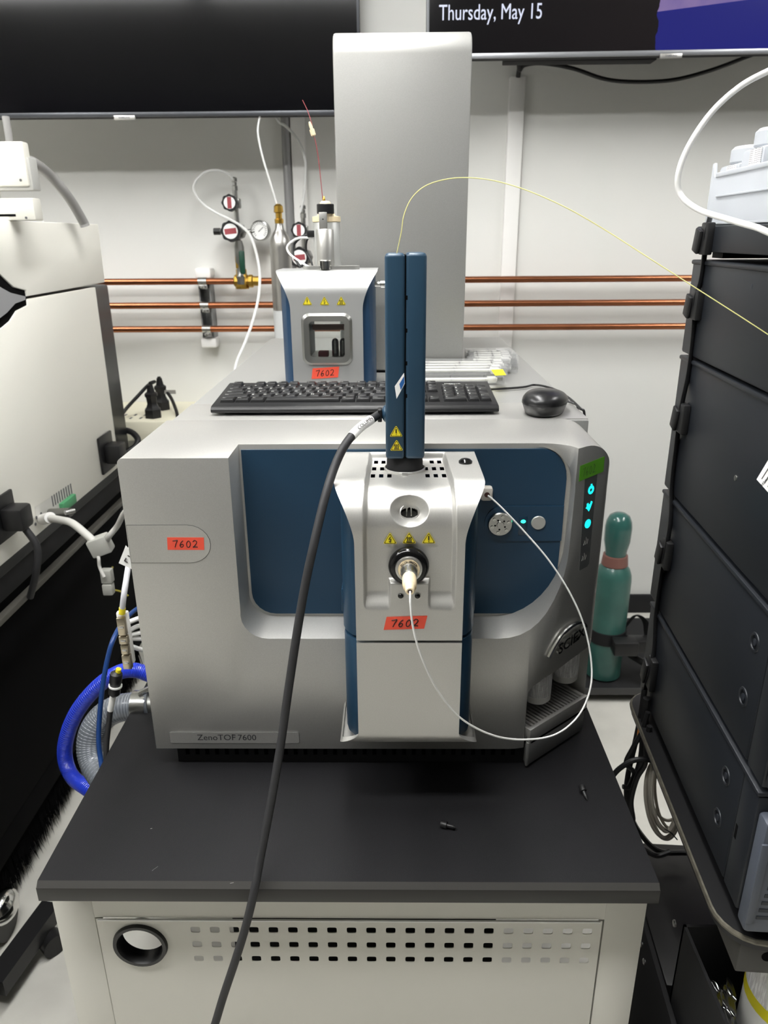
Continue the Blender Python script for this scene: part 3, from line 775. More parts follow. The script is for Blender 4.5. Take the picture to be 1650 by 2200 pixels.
def key(x, y, w, d, legend=None):
    k = (round(w, 4), round(d, 4))
    if k not in kmesh:
        a, b = w/2-.0006, d/2-.0006; h = .0055; i = .0022
        m = MB().add([(-a, -b, 0), (a, -b, 0), (a, b, 0), (-a, b, 0), (-a+i, -b+i*.8, h), (a-i, -b+i*.8, h), (a-i, b-i*.6, h), (-a+i, b-i*.6, h)],
                     [(0, 1, 5, 4), (1, 2, 6, 5), (2, 3, 7, 6), (3, 0, 4, 7), (4, 5, 6, 7), (3, 2, 1, 0)])
        kmesh[k] = bevel_mesh(m.mesh('key'), .0006, 2)
        kmesh[k].materials.append(keym)
    o = bpy.data.objects.new('key', kmesh[k]); COL.objects.link(o); o.parent = kb
    o.location = V((x, y, kz(y)-.0025))+OFF[kb.name]; o.rotation_euler = (tilt, 0, 0)
    if legend:
        l = obj('legend', text_mesh(legend, .0062 if len(legend) == 1 else .0032, Matrix.Translation((-w/2+.0035, .0005, .00552)), .00005), leg_m, o)
U = .01905*(KR-KL-.018)/.427
x0 = KL+.009
yr = [KB_-.022-i*U*(.93 if i == 0 else 1) for i in range(6)]
yr = [KB_-.018] + [KB_-.018-.0235-i*U*.985 for i in range(5)]
rows = [[('Esc', 1), (None, -1)]+[('F%d' % i, 1) for i in (1, 2, 3, 4)]+[(None, -.5)]+[('F%d' % i, 1) for i in (5, 6, 7, 8)]+[(None, -.5)]+[('F%d' % i, 1) for i in (9, 10, 11, 12)],
        [(c, 1) for c in '`1234567890-=']+[('Back', 2)],
        [('Tab', 1.5)]+[(c, 1) for c in 'QWERTYUIOP[]']+[('\\', 1.5)],
        [('Caps', 1.75)]+[(c, 1) for c in "ASDFGHJKL;'"]+[('Enter', 2.25)],
        [('Shift', 2.25)]+[(c, 1) for c in 'ZXCVBNM,./']+[('Shift', 2.75)],
        [('Ctrl', 1.25), ('Win', 1.25), ('Alt', 1.25), (None, 6.25), ('Alt', 1.25), ('Fn', 1.25), ('Menu', 1.25), ('Ctrl', 1.25)]]
for y, row in zip(yr, rows):
    x = x0
    for lab_, w in row:
        if w < 0: x += -w*U; continue
        key(x+w*U/2, y, w*U, U*.98, lab_); x += w*U
for i, y in enumerate(yr):
    n3 = [('Ins', 'Hom', 'PgU'), ('Del', 'End', 'PgD')]
    if i == 0:
        for k in range(3): key(x0+(15.25+k+.5)*U, y, U, U*.98, ('PrS', 'ScL', 'Pau')[k])
    if i in (1, 2):
        for k in range(3): key(x0+(15.25+k+.5)*U, y, U, U*.98, n3[i-1][k])
    if i == 4: key(x0+16.75*U, y, U, U*.98, '^')
    if i == 5:
        for k in range(3): key(x0+(15.25+k+.5)*U, y, U, U*.98, '<v>'[k])
    if i in (1, 2, 3, 4):
        for k in range(3): key(x0+(18.5+k+.5)*U, y, U, U*.98, [('Nm', '/', '*'), '789', '456', '123'][i-1][k])
    if i == 1: key(x0+22*U, y, U, U*.98, '-')
    if i == 2: key(x0+22*U, y-U*.49, U, U*1.96, '+')
    if i == 4: key(x0+22*U, y-U*.49, U, U*1.96, 'Ent')
    if i == 5: key(x0+19.5*U, y, 2*U, U*.98, '0'); key(x0+21*U, y, U, U*.98, '.')
obj('maker_name', text_mesh('logitech', .0085, Matrix.Translation((x0+18.9*U, yr[0]-.002, kz(yr[0])-.0012)) @ Matrix.Rotation(tilt, 4, 'X'), .0001), leg_m, kb)
# mouse
ms_loc = V((.2325, 1.118, ZT))
mo = thing('mouse', 'black wired computer mouse on the silver instrument top', 'mouse', ms_loc, rotz=math.radians(-20), local=True)
def mouse_mesh():
    mb = MB(); NU, NV = 28, 14; vs = []; fs = []
    for j in range(NV+1):
        v = j/NV
        for i in range(NU):
            a = 2*PI*i/NU; ca, sa = math.cos(a), math.sin(a)
            ex = .034*math.copysign(abs(ca)**.95, ca); ey = .055*math.copysign(abs(sa)**.95, sa)
            if v < .35: k = .84+.16*(v/.35); z = .001+.016*(v/.35)
            else:
                t = (v-.35)/.65; k = math.cos(t*PI/2)**.72; z = .017+.0185*math.sin(t*PI/2)
            hump = 1-.22*(ey*k/.055)*(1 if ey > 0 else .6)
            vs.append((ex*k, ey*k, z*hump if v > .35 else z)); 
    for j in range(NV):
        for i in range(NU): fs.append((j*NU+i, j*NU+(i+1) % NU, (j+1)*NU+(i+1) % NU, (j+1)*NU+i))
    fs.append(tuple(range(NU))[::-1]); mb.add(vs, fs); return mb
mbod = obj('mouse_shell', mouse_mesh(), mat('mouse_black', srgb(30, 30, 31), .3), mo, sharp=70)
obj('scroll_wheel', MB().cyl((-.0035, .030, .0225), (.0035, .030, .0225), .0075), rubber, mo)
obj('side_band', MB().lathe([(1, 0), (1, .0008)], (0, 0, 0), nz, 28, False), rubber, mo).hide_render = False
band = mo.children[-1]
for v_ in band.data.vertices:
    a = math.atan2(v_.co.y, v_.co.x); ca, sa = math.cos(a), math.sin(a)
    v_.co = V((.0343*math.copysign(abs(ca)**.95, ca), .0553*math.copysign(abs(sa)**.95, sa), .0168+v_.co.z))
p_ = ms_loc+Matrix.Rotation(math.radians(-20), 3, 'Z') @ V((0, .054, 0))
tag(obj('mouse_cable', MB().tube([V((p_.x-.002, p_.y-.003, ZT+.010)), V((p_.x+.010, p_.y+.006, ZT+.006)), V((.2855, p_.y-.004, ZT+.003)), V((.2935, p_.y-.012, ZT-.006)), V((.2945, p_.y-.015, ZT-.05)), V((.2950, p_.y-.016, ZT-.20))], .0018, 8, 8), black), 'short black mouse cord running from the mouse over the instrument edge', 'cable')
kc = [at(*q, Z=ZT+.0022) for q in ((1112, 833), (1150, 827), (1190, 836), (1222, 855), (1246, 877))]
tag(obj('keyboard_cable', MB().tube([V((.02, 1.262, ZT+.0022)), V((.10, 1.266, ZT+.0022))]+kc+[V((.2935, kc[-1].y-.012, ZT-.004)), V((.2945, kc[-1].y-.016, ZT-.05)), V((.2950, kc[-1].y-.018, ZT-.20))], .0020, 8, 8), black), 'thin black keyboard cord arching behind the mouse and over the instrument edge', 'cable')

# ================================================================ spare ion source standing on the instrument
UX, UY, UT, UB = -.1135, 1.300, 1.4475, 1.2485
us_ = thing('spare_ion_source', 'silver and blue ion source unit with window and metal canister on top of the instrument', 'ion source', (UX, 1.36, ZT))
UR = .040; UYB = 1.420
UL0 = UYB-(UY+UR); UL1 = UR*PI/2
def profu(s):
    if s < UL0: return (UYB-s, UT, 0, 1)
    if s < UL0+UL1:
        a = (s-UL0)/UR; return (UY+UR-UR*math.sin(a), UT-UR+UR*math.cos(a), -math.sin(a), math.cos(a))
    return (UY, UT-UR-(s-UL0-UL1), -1, 0)
USE = UL0+UL1+(UT-UR-UB)
def hwu(s):
    a, b = UL0+.010, UL0+UL1+.024
    return .0875-.0255*sm(cl((s-a)/(b-a)))**.8
wz0, wz1 = 1.303, 1.366; wcx = UX-.0005
def su(z): return UL0+UL1+(UT-UR-z)
def dropu(x, s): return abs(x) < .0315 and su(wz1) < s < su(wz0)
obj('housing_shell', shell(profu, lin(0, USE, .0025), hwu, lambda x, s: 0, UX, 60, (round(-.0315/.062, 5), round(.0315/.062, 5)), dropu), mat('silver_paint_light', srgb(182, 183, 182), .42, .6, bump=(1400, .05)), us_, sharp=50)
for sg in (-1, 1):
    pts = [(.034, UY+.010), (.061, UY+.006), (.070, UY+.010), (.079, UY+.024), (.082, UY+.04), (.082, UYB), (.034, UYB)]
    side = MB().prism([(UX+sg*a, b) for a, b in pts], lambda a, b, d: V((a, b, d)), UB, UT-.006)
    obj('side_body', finish(boolean(side, [MB().prism([(1.2, 1.50), (1.2, UT-UR)] + [(UY+UR+.003-(UR-.006)*math.cos(math.radians(a)), UT-UR+(UR-.006)*math.sin(math.radians(a))) for a in range(0, 91, 10)]+[(1.5, UT-.006), (1.5, 1.50)], lambda a, b, d: V((d, a, b)), UX-.2, UX+.2)])), blue3, us_)
mid = MB(); mid.box((UX-.034, UY+.008, UB), (UX+.034, UYB, wz0-.004)); mid.box((UX-.034, UY+.045, wz1+.004), (UX+.034, UYB, UT-.008))
obj('inner_block', mid, alu, us_)
wf = MB(); Mw = frame((wcx, UY-.0005, (wz0+wz1)/2), (1, 0, 0), nz)
o_ = rrect(.0875, .0880, .014, 6); i_ = rrect(.0605, .0610, .006, 6); n_ = len(o_)
mid_ = rrect(.0790, .0795, .012, 6)
vs = [Mw @ V((a, b, 0)) for a, b in o_]+[Mw @ V((a, b, .0045)) for a, b in mid_]+[Mw @ V((a, b, .0030)) for a, b in i_]+[Mw @ V((a, b, -.006)) for a, b in i_]
wf.add(vs, [(r_*n_+k, r_*n_+(k+1) % n_, (r_+1)*n_+(k+1) % n_, (r_+1)*n_+k) for r_ in range(3) for k in range(n_)])
wfo = obj('window_frame', wf, steel_d, us_)
obj('window_glass', plate(Mw @ Matrix.Translation((0, 0, -.002)), rrect(.0608, .0612, .006, 4), .0015), glass, wfo)
for dx in (.010, .024): obj('electrode', MB().lathe([(.0062, 0), (.0062, .026), (.0045, .030), (.001, .032)], V((UX+dx, UY+.045, wz0-.004)), nz, 16), steel, us_)
obj('pink_swab', MB().box((UX-.020, UY+.030, wz0-.004), (UX-.002, UY+.05, wz0+.006), .002), mat('pink', srgb(220, 90, 110), .6), us_)
obj('pipe_reflection', MB().cyl((UX-.034, UY+.09, 1.345), (UX+.034, UY+.09, 1.345), .0055), mat('reflection_pink', srgb(196, 150, 140), .5), us_)  # added pinkish bar, stands in for the copper pipe's reflection in the window
for px, py, k in ((660, 648, '!'), (697, 648, 'volt'), (733, 648, 'hot')):
    c = at(px, py+1, Y=UY-.0004); hazard(us_, frame(c, (1, 0, 0), nz), .0150, k)
c = at(699, 801, Y=UY-.0004); tape(us_, frame(c, (1, 0, .06), nz), .047, .0185, red_tape, .2, lw=.0006)
# fittings on top
def topz(px, py, Y): return at(px, py, Y=Y)
CY = 1.365
obj('clamp_bar', MB().prism(rrect(.098, .030, .012, 5, UX+.0065, CY-.010), lambda a, b, d: V((a, b, d)), UT, UT+.006), alu, us_)
cxn = at(699, 560, Y=CY-.02).x
kn = MB().lathe([(.011, 0), (.011, .014), (.009, .0155)], V((cxn, CY-.024, UT+.0005)), nz, 14); obj('knurled_nut', kn, chrome, us_)
c1 = at(703, 520, Y=CY+.012).x
obj('canister', MB().lathe([(.0235, 0), (.0235, .072), (.022, .074)], V((c1, CY+.012, UT+.004)), nz, 36), mat('canister_grey', srgb(176, 177, 174), .4, .35), us_)
cf = at(699, 540, Y=CY-.016).x
obj('front_cylinder', MB().lathe([(.0150, 0), (.0150, .058), (.0135, .060)], V((cf, CY-.014, UT+.006)), nz, 30), alu, us_)
obj('cream_cap', MB().lathe([(.0215, 0), (.0245, .001), (.0245, .009), (.016, .0105), (.013, .016)], V((c1, CY+.012, UT+.077)), nz, 36), cream, us_)
zk = at(700, 457, Y=CY+.005).z
cb = at(695, 490, Y=CY-.020).x
obj('bracket', MB().box((cb-.0068, CY-.026, zk-.032), (cb+.0068, CY-.020, zk), .0008), alu, us_)
obj('bracket_hole', MB().cyl((cb, CY-.0262, zk-.011), (cb, CY-.0258, zk-.011), .0011, seg=10), void, us_)
obj('threaded_stub', MB().lathe([(.0055, 0), (.0055, .016)], V((cb, CY-.019, zk-.046)), nz, 16), steel, us_)
obj('black_knob', MB().lathe([(.0145, 0), (.0148, .001), (.0148, .0145), (.0140, .0155)], V((cb+.003, CY-.004, zk-.002)), nz, 24), black, us_)
obj('cream_hub', MB().lathe([(.010, -.012), (.010, 0), (.009, .0155), (.007, .018), (.003, .0185)], V((cb+.003, CY-.004, zk)), nz, 20), cream, us_)
zt_ = at(694, 432, Y=CY-.004)
obj('brass_nut', MB().lathe([(.0028, 0), (.003, .003), (.0018, .007), (.0008, .010)], V((cb+.001, CY-.004, zk+.016)), nz, 12), brass, us_)
cp = PX((694, 436, CY-.004), (690, 395, CY-.004), (684, 340, CY-.004), (678, 305, CY-.004), (674, 292, CY-.004))
obj('red_capillary', MB().tube(cp, .0007, 6, 6), mat('red_capillary', srgb(150, 66, 70), .4), us_)
d_ = (cp[-1]-cp[-2]).normalized()
obj('cream_fitting', MB().lathe([(.0030, 0), (.0042, .001), (.0042, .010), (.0026, .0105), (.0026, .018), (.0014, .022)], cp[-1], d_, 14), cream, us_)
obj('red_capillary', MB().tube(PX((671, 270, CY-.004), (667, 256, CY-.003), (660, 236, CY+.002), (650, 215, CY+.005)), .0006, 6, 6), MATS['red_capillary'], us_)
obj('side_stub', MB().lathe([(.0050, 0), (.0050, .010), (.0065, .0105), (.0065, .018)], V((UX+.082, UY+.05, at(815, 611, Y=UY+.05).z)), (1, 0, 0), 16), chrome, us_)
obj('connector', MB().box((c1-.034, CY+.002, UT+.053), (c1-.020, CY+.016, UT+.064), .001), black, us_)
obj('white_lead', MB().tube(PX((672, 511, 1.372), (640, 512, 1.372), (618, 528, 1.37), (622, 545, 1.365), (645, 562, 1.358), (664, 574, 1.352)), .0019, 8, 8), white_tube, us_)
obj('black_lead', MB().tube(PX((673, 502, 1.376), (650, 508, 1.378), (632, 525, 1.376), (630, 548, 1.37), (640, 566, 1.362), (646, 574, 1.358)), .0022, 8, 8), black, us_)
obj('black_lead', MB().tube(PX((676, 505, 1.385), (660, 515, 1.388), (658, 540, 1.388), (668, 560, 1.38), (672, 574, 1.37)), .0018, 8, 8), black, us_)

# ================================================================ clear plastic column cases lying on the instrument
cg = 'clear column cases on the instrument top'
note_m = mat('sticky_yellow', srgb(236, 230, 30), .6)
def case_mesh(L, W, H):
    mb = MB(); t = .0012
    mb.box((0, 0, 0), (L, W, t)); mb.box((0, 0, H-t), (L, W, H)); mb.box((0, 0, t), (L, t, H-t)); mb.box((0, W-t, t), (L, W, H-t)); mb.box((0, t, t), (t, W-t, H-t)); mb.box((L-t, t, t), (L, W-t, H-t))
    for x in (.18, .5, .82): mb.box((L*x, t, t), (L*x+t, W-t, H-t))
    return mb
base_mesh = None
words = ['nearest the keyboard', 'second back from the keyboard', 'third back from the keyboard', 'fourth back from the keyboard', 'fifth back from the keyboard', 'sixth back from the keyboard', 'seventh back from the keyboard', 'eighth back from the keyboard', 'ninth back from the keyboard', 'tenth back from the keyboard', 'last before the tower side']
y = 1.338; k = 0
for layer, cnt in ((0, 11), (1, 9)):
    y = 1.338+layer*.02
    for i in range(cnt):
        W, H, L = .029, .0125, .195
        x = .008+random.uniform(-.004, .008)+(y-1.34)*.12+(.012 if layer else 0)*random.random()
        if y > 1.452: x = .146+random.uniform(0, .008)+(y-1.45)*.06; L = .098
        t = thing('column_case', 'clear plastic column case %s, %s layer' % (words[i], 'bottom' if layer == 0 else 'top'), 'plastic case', (x, y, ZT+layer*.0128+.0005), cg, rotz=random.uniform(-.012, .012), local=True)
        obj('case_shell', case_mesh(L, W, H), clear_pl, t)
        obj('column_tube', MB().cyl((.012, W/2, H/2), (L-.012, W/2, H/2), .0032, seg=10), mat('column_steel', srgb(226, 226, 218), .35, .2), t)
        obj('end_cap', MB().box((L-.030, .004, .0016), (L-.014, W-.004, H-.0016), .001), mat('cap_milky', (.9, .9, .88), .3, alpha=.5), t)
        y += .0302
p = at(1072, 802, Z=ZT+.0270)
sn = MB(); pts = [at(*q, Z=ZT+.0270) for q in ((1055, 795), (1080, 794), (1087, 806), (1064, 807))]
sn.add(pts+[q+V((0, 0, .0006)) for q in pts], [(3, 2, 1, 0), (4, 5, 6, 7)]+[(i, (i+1) % 4, 4+(i+1) % 4, 4+i) for i in range(4)])
tag(obj('sticky_note', sn, note_m), 'small bright yellow sticky flag on the clear column cases', 'sticky note')

# ================================================================ tubing and cable in front of the instrument
tag(obj('sample_tube', MB().tube([c0+V((0, -.058, 0)), c0+V((0.0002, -.068, -.0008))]+PX((882, 1300, .700), (888, 1350, .700), (905, 1410, .702), (940, 1483, .712), (990, 1543, .725), (1060, 1580, .742), (1130, 1589, .765), (1195, 1577, .79), (1243, 1537, .815), (1268, 1480, .835), (1270, 1420, .85), (1255, 1345, .862), (1225, 1275, .872), (1180, 1205, .884), (1130, 1146, .895), (1085, 1098, .905), (1060, 1074, .912))+[f_+V((.0008, -.0035, -.0004))], .0012, 8, 8), white_tube), 'thin white sample tube looping from the calibration inlet to the blue panel', 'tube')
tag(obj('yellow_capillary', MB().tube([V((.0045, .870, 1.4825))]+PX((862, 500, .868), (868, 462, .868), (885, 425, .868), (915, 399, .868), (960, 385, .868), (1010, 382, .865), (1070, 390, .86), (1140, 412, .85), (1220, 448, .84), (1300, 494, .83), (1400, 558, .81), (1500, 622, .79), (1600, 686, .77), (1680, 738, .755), (1740, 775, .74)), .00055, 6, 8), mat('capillary_yellow', srgb(226, 222, 150), .35)), 'hair-thin yellow capillary arching from the column heater to the dark modules', 'tube')
ct = thing('heater_cable', 'thick black heater cable with white printed sleeve hanging over the bench front', 'cable', (-.2, .72, .45))
gz = b_.z
path = [V((-.0178, .882, gz-.0015))]+PX((800, 900, .865), (770, 922, .845), (742, 955, .825), (720, 1000, .81), (702, 1055, .79), (688, 1110, .775), (672, 1180, .76), (655, 1260, .75), (638, 1360, .738), (620, 1480, .725), (603, 1600, .71), (583, 1720, .69), (560, 1840, .668), (546, 1915, .650), (528, 1990, .640), (505, 2065, .632), (480, 2140, .625), (462, 2200, .62), (440, 2270, .615))
obj('cable', MB().tube(path, .0051, 12, 8), rubber, ct)
sp = spline(path, 8)
sl = obj('printed_sleeve', MB().tube(sp[9:21], .0056, 14, 1, False), paper, ct)
q = sp[14]; tn = (sp[17]-sp[11]).normalized(); out = -FWD; out = (out-tn*out.dot(tn)).normalized()
obj('sleeve_text', text_mesh('COLUMN', .0062, frame(q+out*.0058-(-tn)*.011-out.cross(tn)*0, -tn, out.cross(-tn)) @ Matrix.Translation((0, -.002, 0)), .0001), ink, sl)

# ================================================================ televisions on the wall
TVY = 2.50; TW, TH = 1.43, .82
def tv(cx, zb, label, roll=0, bz=('tv_bezel', (74, 76, 80))):
    t = thing('television', label, 'television', (cx, TVY+.04, zb), 'wall televisions', local=True)
    t.rotation_euler = (0, -roll, 0)
    bez = mat(bz[0], srgb(*bz[1]), .35, .6)
    b = MB(); b.box((-TW/2, -.035, 0), (TW/2, -.002, TH), .003); obj('rear_case', b, blackm, t)
    f = MB()
    for lo, hi in (((-TW/2, -.045, 0), (TW/2, -.033, .013)), ((-TW/2, -.045, TH-.008), (TW/2, -.033, TH)), ((-TW/2, -.045, .013), (-TW/2+.008, -.033, TH-.008)), ((TW/2-.008, -.045, .013), (TW/2, -.033, TH-.008))): f.box(lo, hi, .0015)
    obj('bezel', f, bez, t)
    lg = obj('maker_badge', MB().box((-.032, -.0465, -.008), (.032, -.038, .004), .001), alu, t)
    obj('badge_text', text_mesh('SAMSUNG', .0075, frame((0, -.0467, -.0045), (1, 0, 0), (0, 0, 1)), .0001, align='CENTER', bold=.0003), mat('badge_print', srgb(120, 120, 122), .4), lg)
    obj('wall_mount', MB().box((-.28, -.002, .25), (.28, .215, .55), .004), blackm, t)
    return t
zl = at(440, 250, Y=TVY).z
t = tv(-.0945-TW/2, zl, 'large switched-off black television on the wall')
scr_off = mat('screen_off', srgb(9, 9, 12), .09, spec=.5)
obj('screen', MB().box((-TW/2+.008, -.0415, .013), (TW/2-.008, -.034, TH-.008)), scr_off, t)
zr_ = at(1240, 121, Y=TVY).z
t = tv(.1005+TW/2, zr_, 'large lit television on the wall showing the date on a dark lock screen', roll=math.radians(.35), bz=('tv_bezel_silver', (150, 152, 156)))
m = mat('screen_on', (0, 0, 0), .12); nt = m.node_tree; b = nt.nodes['Principled BSDF']
tc = nt.nodes.new('ShaderNodeTexCoord'); sx = nt.nodes.new('ShaderNodeSeparateXYZ'); nt.links.new(tc.outputs['Object'], sx.inputs[0])
nz1 = nt.nodes.new('ShaderNodeTexNoise'); nz1.inputs['Scale'].default_value = 18; nz1.inputs['Detail'].default_value = 6; nt.links.new(tc.outputs['Object'], nz1.inputs['Vector'])
def mth(op, a, b_=None):
    n = nt.nodes.new('ShaderNodeMath'); n.operation = op
    for i, q in enumerate((a, b_)):
        if q is None: continue
        if isinstance(q, (int, float)): n.inputs[i].default_value = q
        else: nt.links.new(q, n.inputs[i])
    return n.outputs[0]
def mixc(f, a, c):
    n = nt.nodes.new('ShaderNodeMix'); n.data_type = 'RGBA'
    nt.links.new(f, n.inputs[0])
    for k, q in ((6, a), (7, c)):
        if isinstance(q, tuple): n.inputs[k].default_value = (*q, 1)
        else: nt.links.new(q, n.inputs[k])
    return n.outputs[2]
xe = at(1412, 60, Y=TVY).x-(.1005+TW/2)
edge = mth('ADD', mth('SUBTRACT', sx.outputs['X'], xe), mth('MULTIPLY', mth('SUBTRACT', nz1.outputs['Fac'], .5), .05))
fs = mth('GREATER_THAN', edge, 0.0)
zs_ = at(1500, 24, Y=TVY).z-zr_
rock = mth('GREATER_THAN', mth('SUBTRACT', mth('SUBTRACT', sx.outputs['Z'], zs_), mth('MULTIPLY', mth('SUBTRACT', sx.outputs['X'], xe), .10)), 0.0)
sky_c = mixc(rock, srgb(36, 38, 120), mixc(nz1.outputs['Fac'], srgb(96, 84, 150), srgb(150, 128, 168)))
gr = nt.nodes.new('ShaderNodeMapRange'); gr.inputs[1].default_value = -.7; gr.inputs[2].default_value = 0.0; nt.links.new(sx.outputs['X'], gr.inputs[0])
dark_c = mixc(gr.outputs[0], srgb(10, 9, 14), srgb(30, 26, 28))
nt.links.new(mixc(fs, dark_c, sky_c), b.inputs['Emission Color']); b.inputs['Emission Strength'].default_value = 1.0
so = obj('screen', MB().box((-TW/2+.008, -.0415, .013), (TW/2-.008, -.034, TH-.008)), m, t)
tp = at(943, 37, Y=TVY)-V((.1005+TW/2, 0, zr_))
lt = mat('screen_text', (0, 0, 0), .3, emis=srgb(228, 234, 255), estr=1.0)
tm = text_mesh('Thursday, May 15', .0555, Matrix.Identity(4), .0002)
wd = max(v.co.x for v in tm.vertices); tgt = at(1164, 37, Y=TVY).x-at(943, 37, Y=TVY).x
tm.transform(frame((tp.x, -.0422, tp.z-.004), (1, 0, 0), (0, 0, 1)) @ Matrix.Diagonal((tgt/wd, 1, 1, 1)))
obj('date_text', tm, lt, so)
# soundbar-like bracket and receiver pod under the lit television
pb = at(1245, 130, Y=2.62)
tag(obj('mount_bar', MB().box((pb.x-.235, 2.58, pb.z-.008), (pb.x+.225, 2.64, pb.z+.006), .002), blackm), 'dark metal bar of the wall mount under the lit television', 'bracket')
tag(obj('cable_droop', MB().tube([at(1113, 118, Y=2.70)]+PX((1116, 150, 2.74), (1128, 140, 2.74), (1165, 136, 2.72), (1230, 147, 2.72), (1300, 170, 2.72), (1370, 176, 2.72), (1450, 171, 2.72), (1530, 150, 2.70), (1610, 120, 2.66), (1650, 105, 2.64)), .0062, 10, 8), black), 'black cable drooping under the lit television', 'cable')
tag(obj('power_lead', MB().tube(PX((1120, 100, 2.70), (1117, 135, 2.76), (1113, 166, 2.778)), .0075, 8, 8), black), 'short black lead entering the white raceway under the lit television', 'cable')
# wall raceways
x_ = at(1113, 165, Y=WALL_Y-.02); 
struct('trim_1', MB().box((x_.x-.026, WALL_Y-.024, 0.086), (x_.x+.026, WALL_Y, x_.z), .003), white)
x2 = at(614, 300, Y=WALL_Y-.02).x
tag(obj('conduit_pipe', MB().cyl((x2, WALL_Y-.018, .10), (x2, WALL_Y-.018, 2.88), .0145), mat('conduit_grey', srgb(150, 150, 150), .4, .5)), 'grey vertical conduit pipe on the wall beside the white raceway', 'pipe')
x3 = at(640, 300, Y=WALL_Y-.02).x
struct('trim_2', MB().box((x3-.024, WALL_Y-.022, .086), (x3+.024, WALL_Y, 2.88), .003), white)

# ================================================================ copper gas lines
PY = WALL_Y-.075
pipe_z = []
for i, (py, word) in enumerate(((602, 'top'), (653.5, 'middle'), (704.5, 'bottom'))):
    z = at(820, py, Y=PY).z; pipe_z.append(z)
    tag(obj('copper_pipe', MB().cyl((-2.6, PY, z), (2.6, PY, z), .0112, seg=20), copper), '%s one of three copper gas pipes along the wall' % word, 'pipe', 'copper gas pipes')
px_ = at(440, 655, Y=PY).x
su_ = thing('strut_channel', 'grey slotted strut with pipe clamps holding the copper pipes', 'bracket', (px_, PY+.04, 1.2))
ch_ = MB(); z0_, z1_ = at(445, 742, Y=WALL_Y-.03).z, at(440, 578, Y=WALL_Y-.03).z
for lo, hi in (((px_-.021, PY+.014, z0_+.03), (px_-.017, WALL_Y, z1_-.03)), ((px_+.017, PY+.014, z0_+.03), (px_+.021, WALL_Y, z1_-.03)), ((px_-.021, WALL_Y-.004, z0_+.03), (px_+.021, WALL_Y, z1_-.03))): ch_.box(lo, hi)
obj('channel', ch_, mat('galvanised', srgb(150, 152, 152), .45, .7, grain=(60, .2)), su_)
for z, w in ((z1_-.03, .034), (z0_+.03, -.034)):
    a, b2 = sorted((z, z+w)); obj('end_cap', MB().box((px_-.028, PY+.008, a), (px_+.028, WALL_Y, b2), .006), white, su_)
for z in pipe_z:
    cm = MB(); cm.lathe([(.0115, -.015), (.0145, -.015), (.0145, .015), (.0115, .015)], V((px_, PY, z)), (1, 0, 0), 20)
    cm.box((px_-.015, PY-.010, z-.026), (px_+.015, PY+.020, z-.012), .001); cl__ = obj('pipe_clamp', cm, steel, su_)
    obj('clamp_screw', MB().cyl((px_-.004, PY-.016, z-.019), (px_-.004, PY-.009, z-.019), .004, seg=8), steel, cl__)
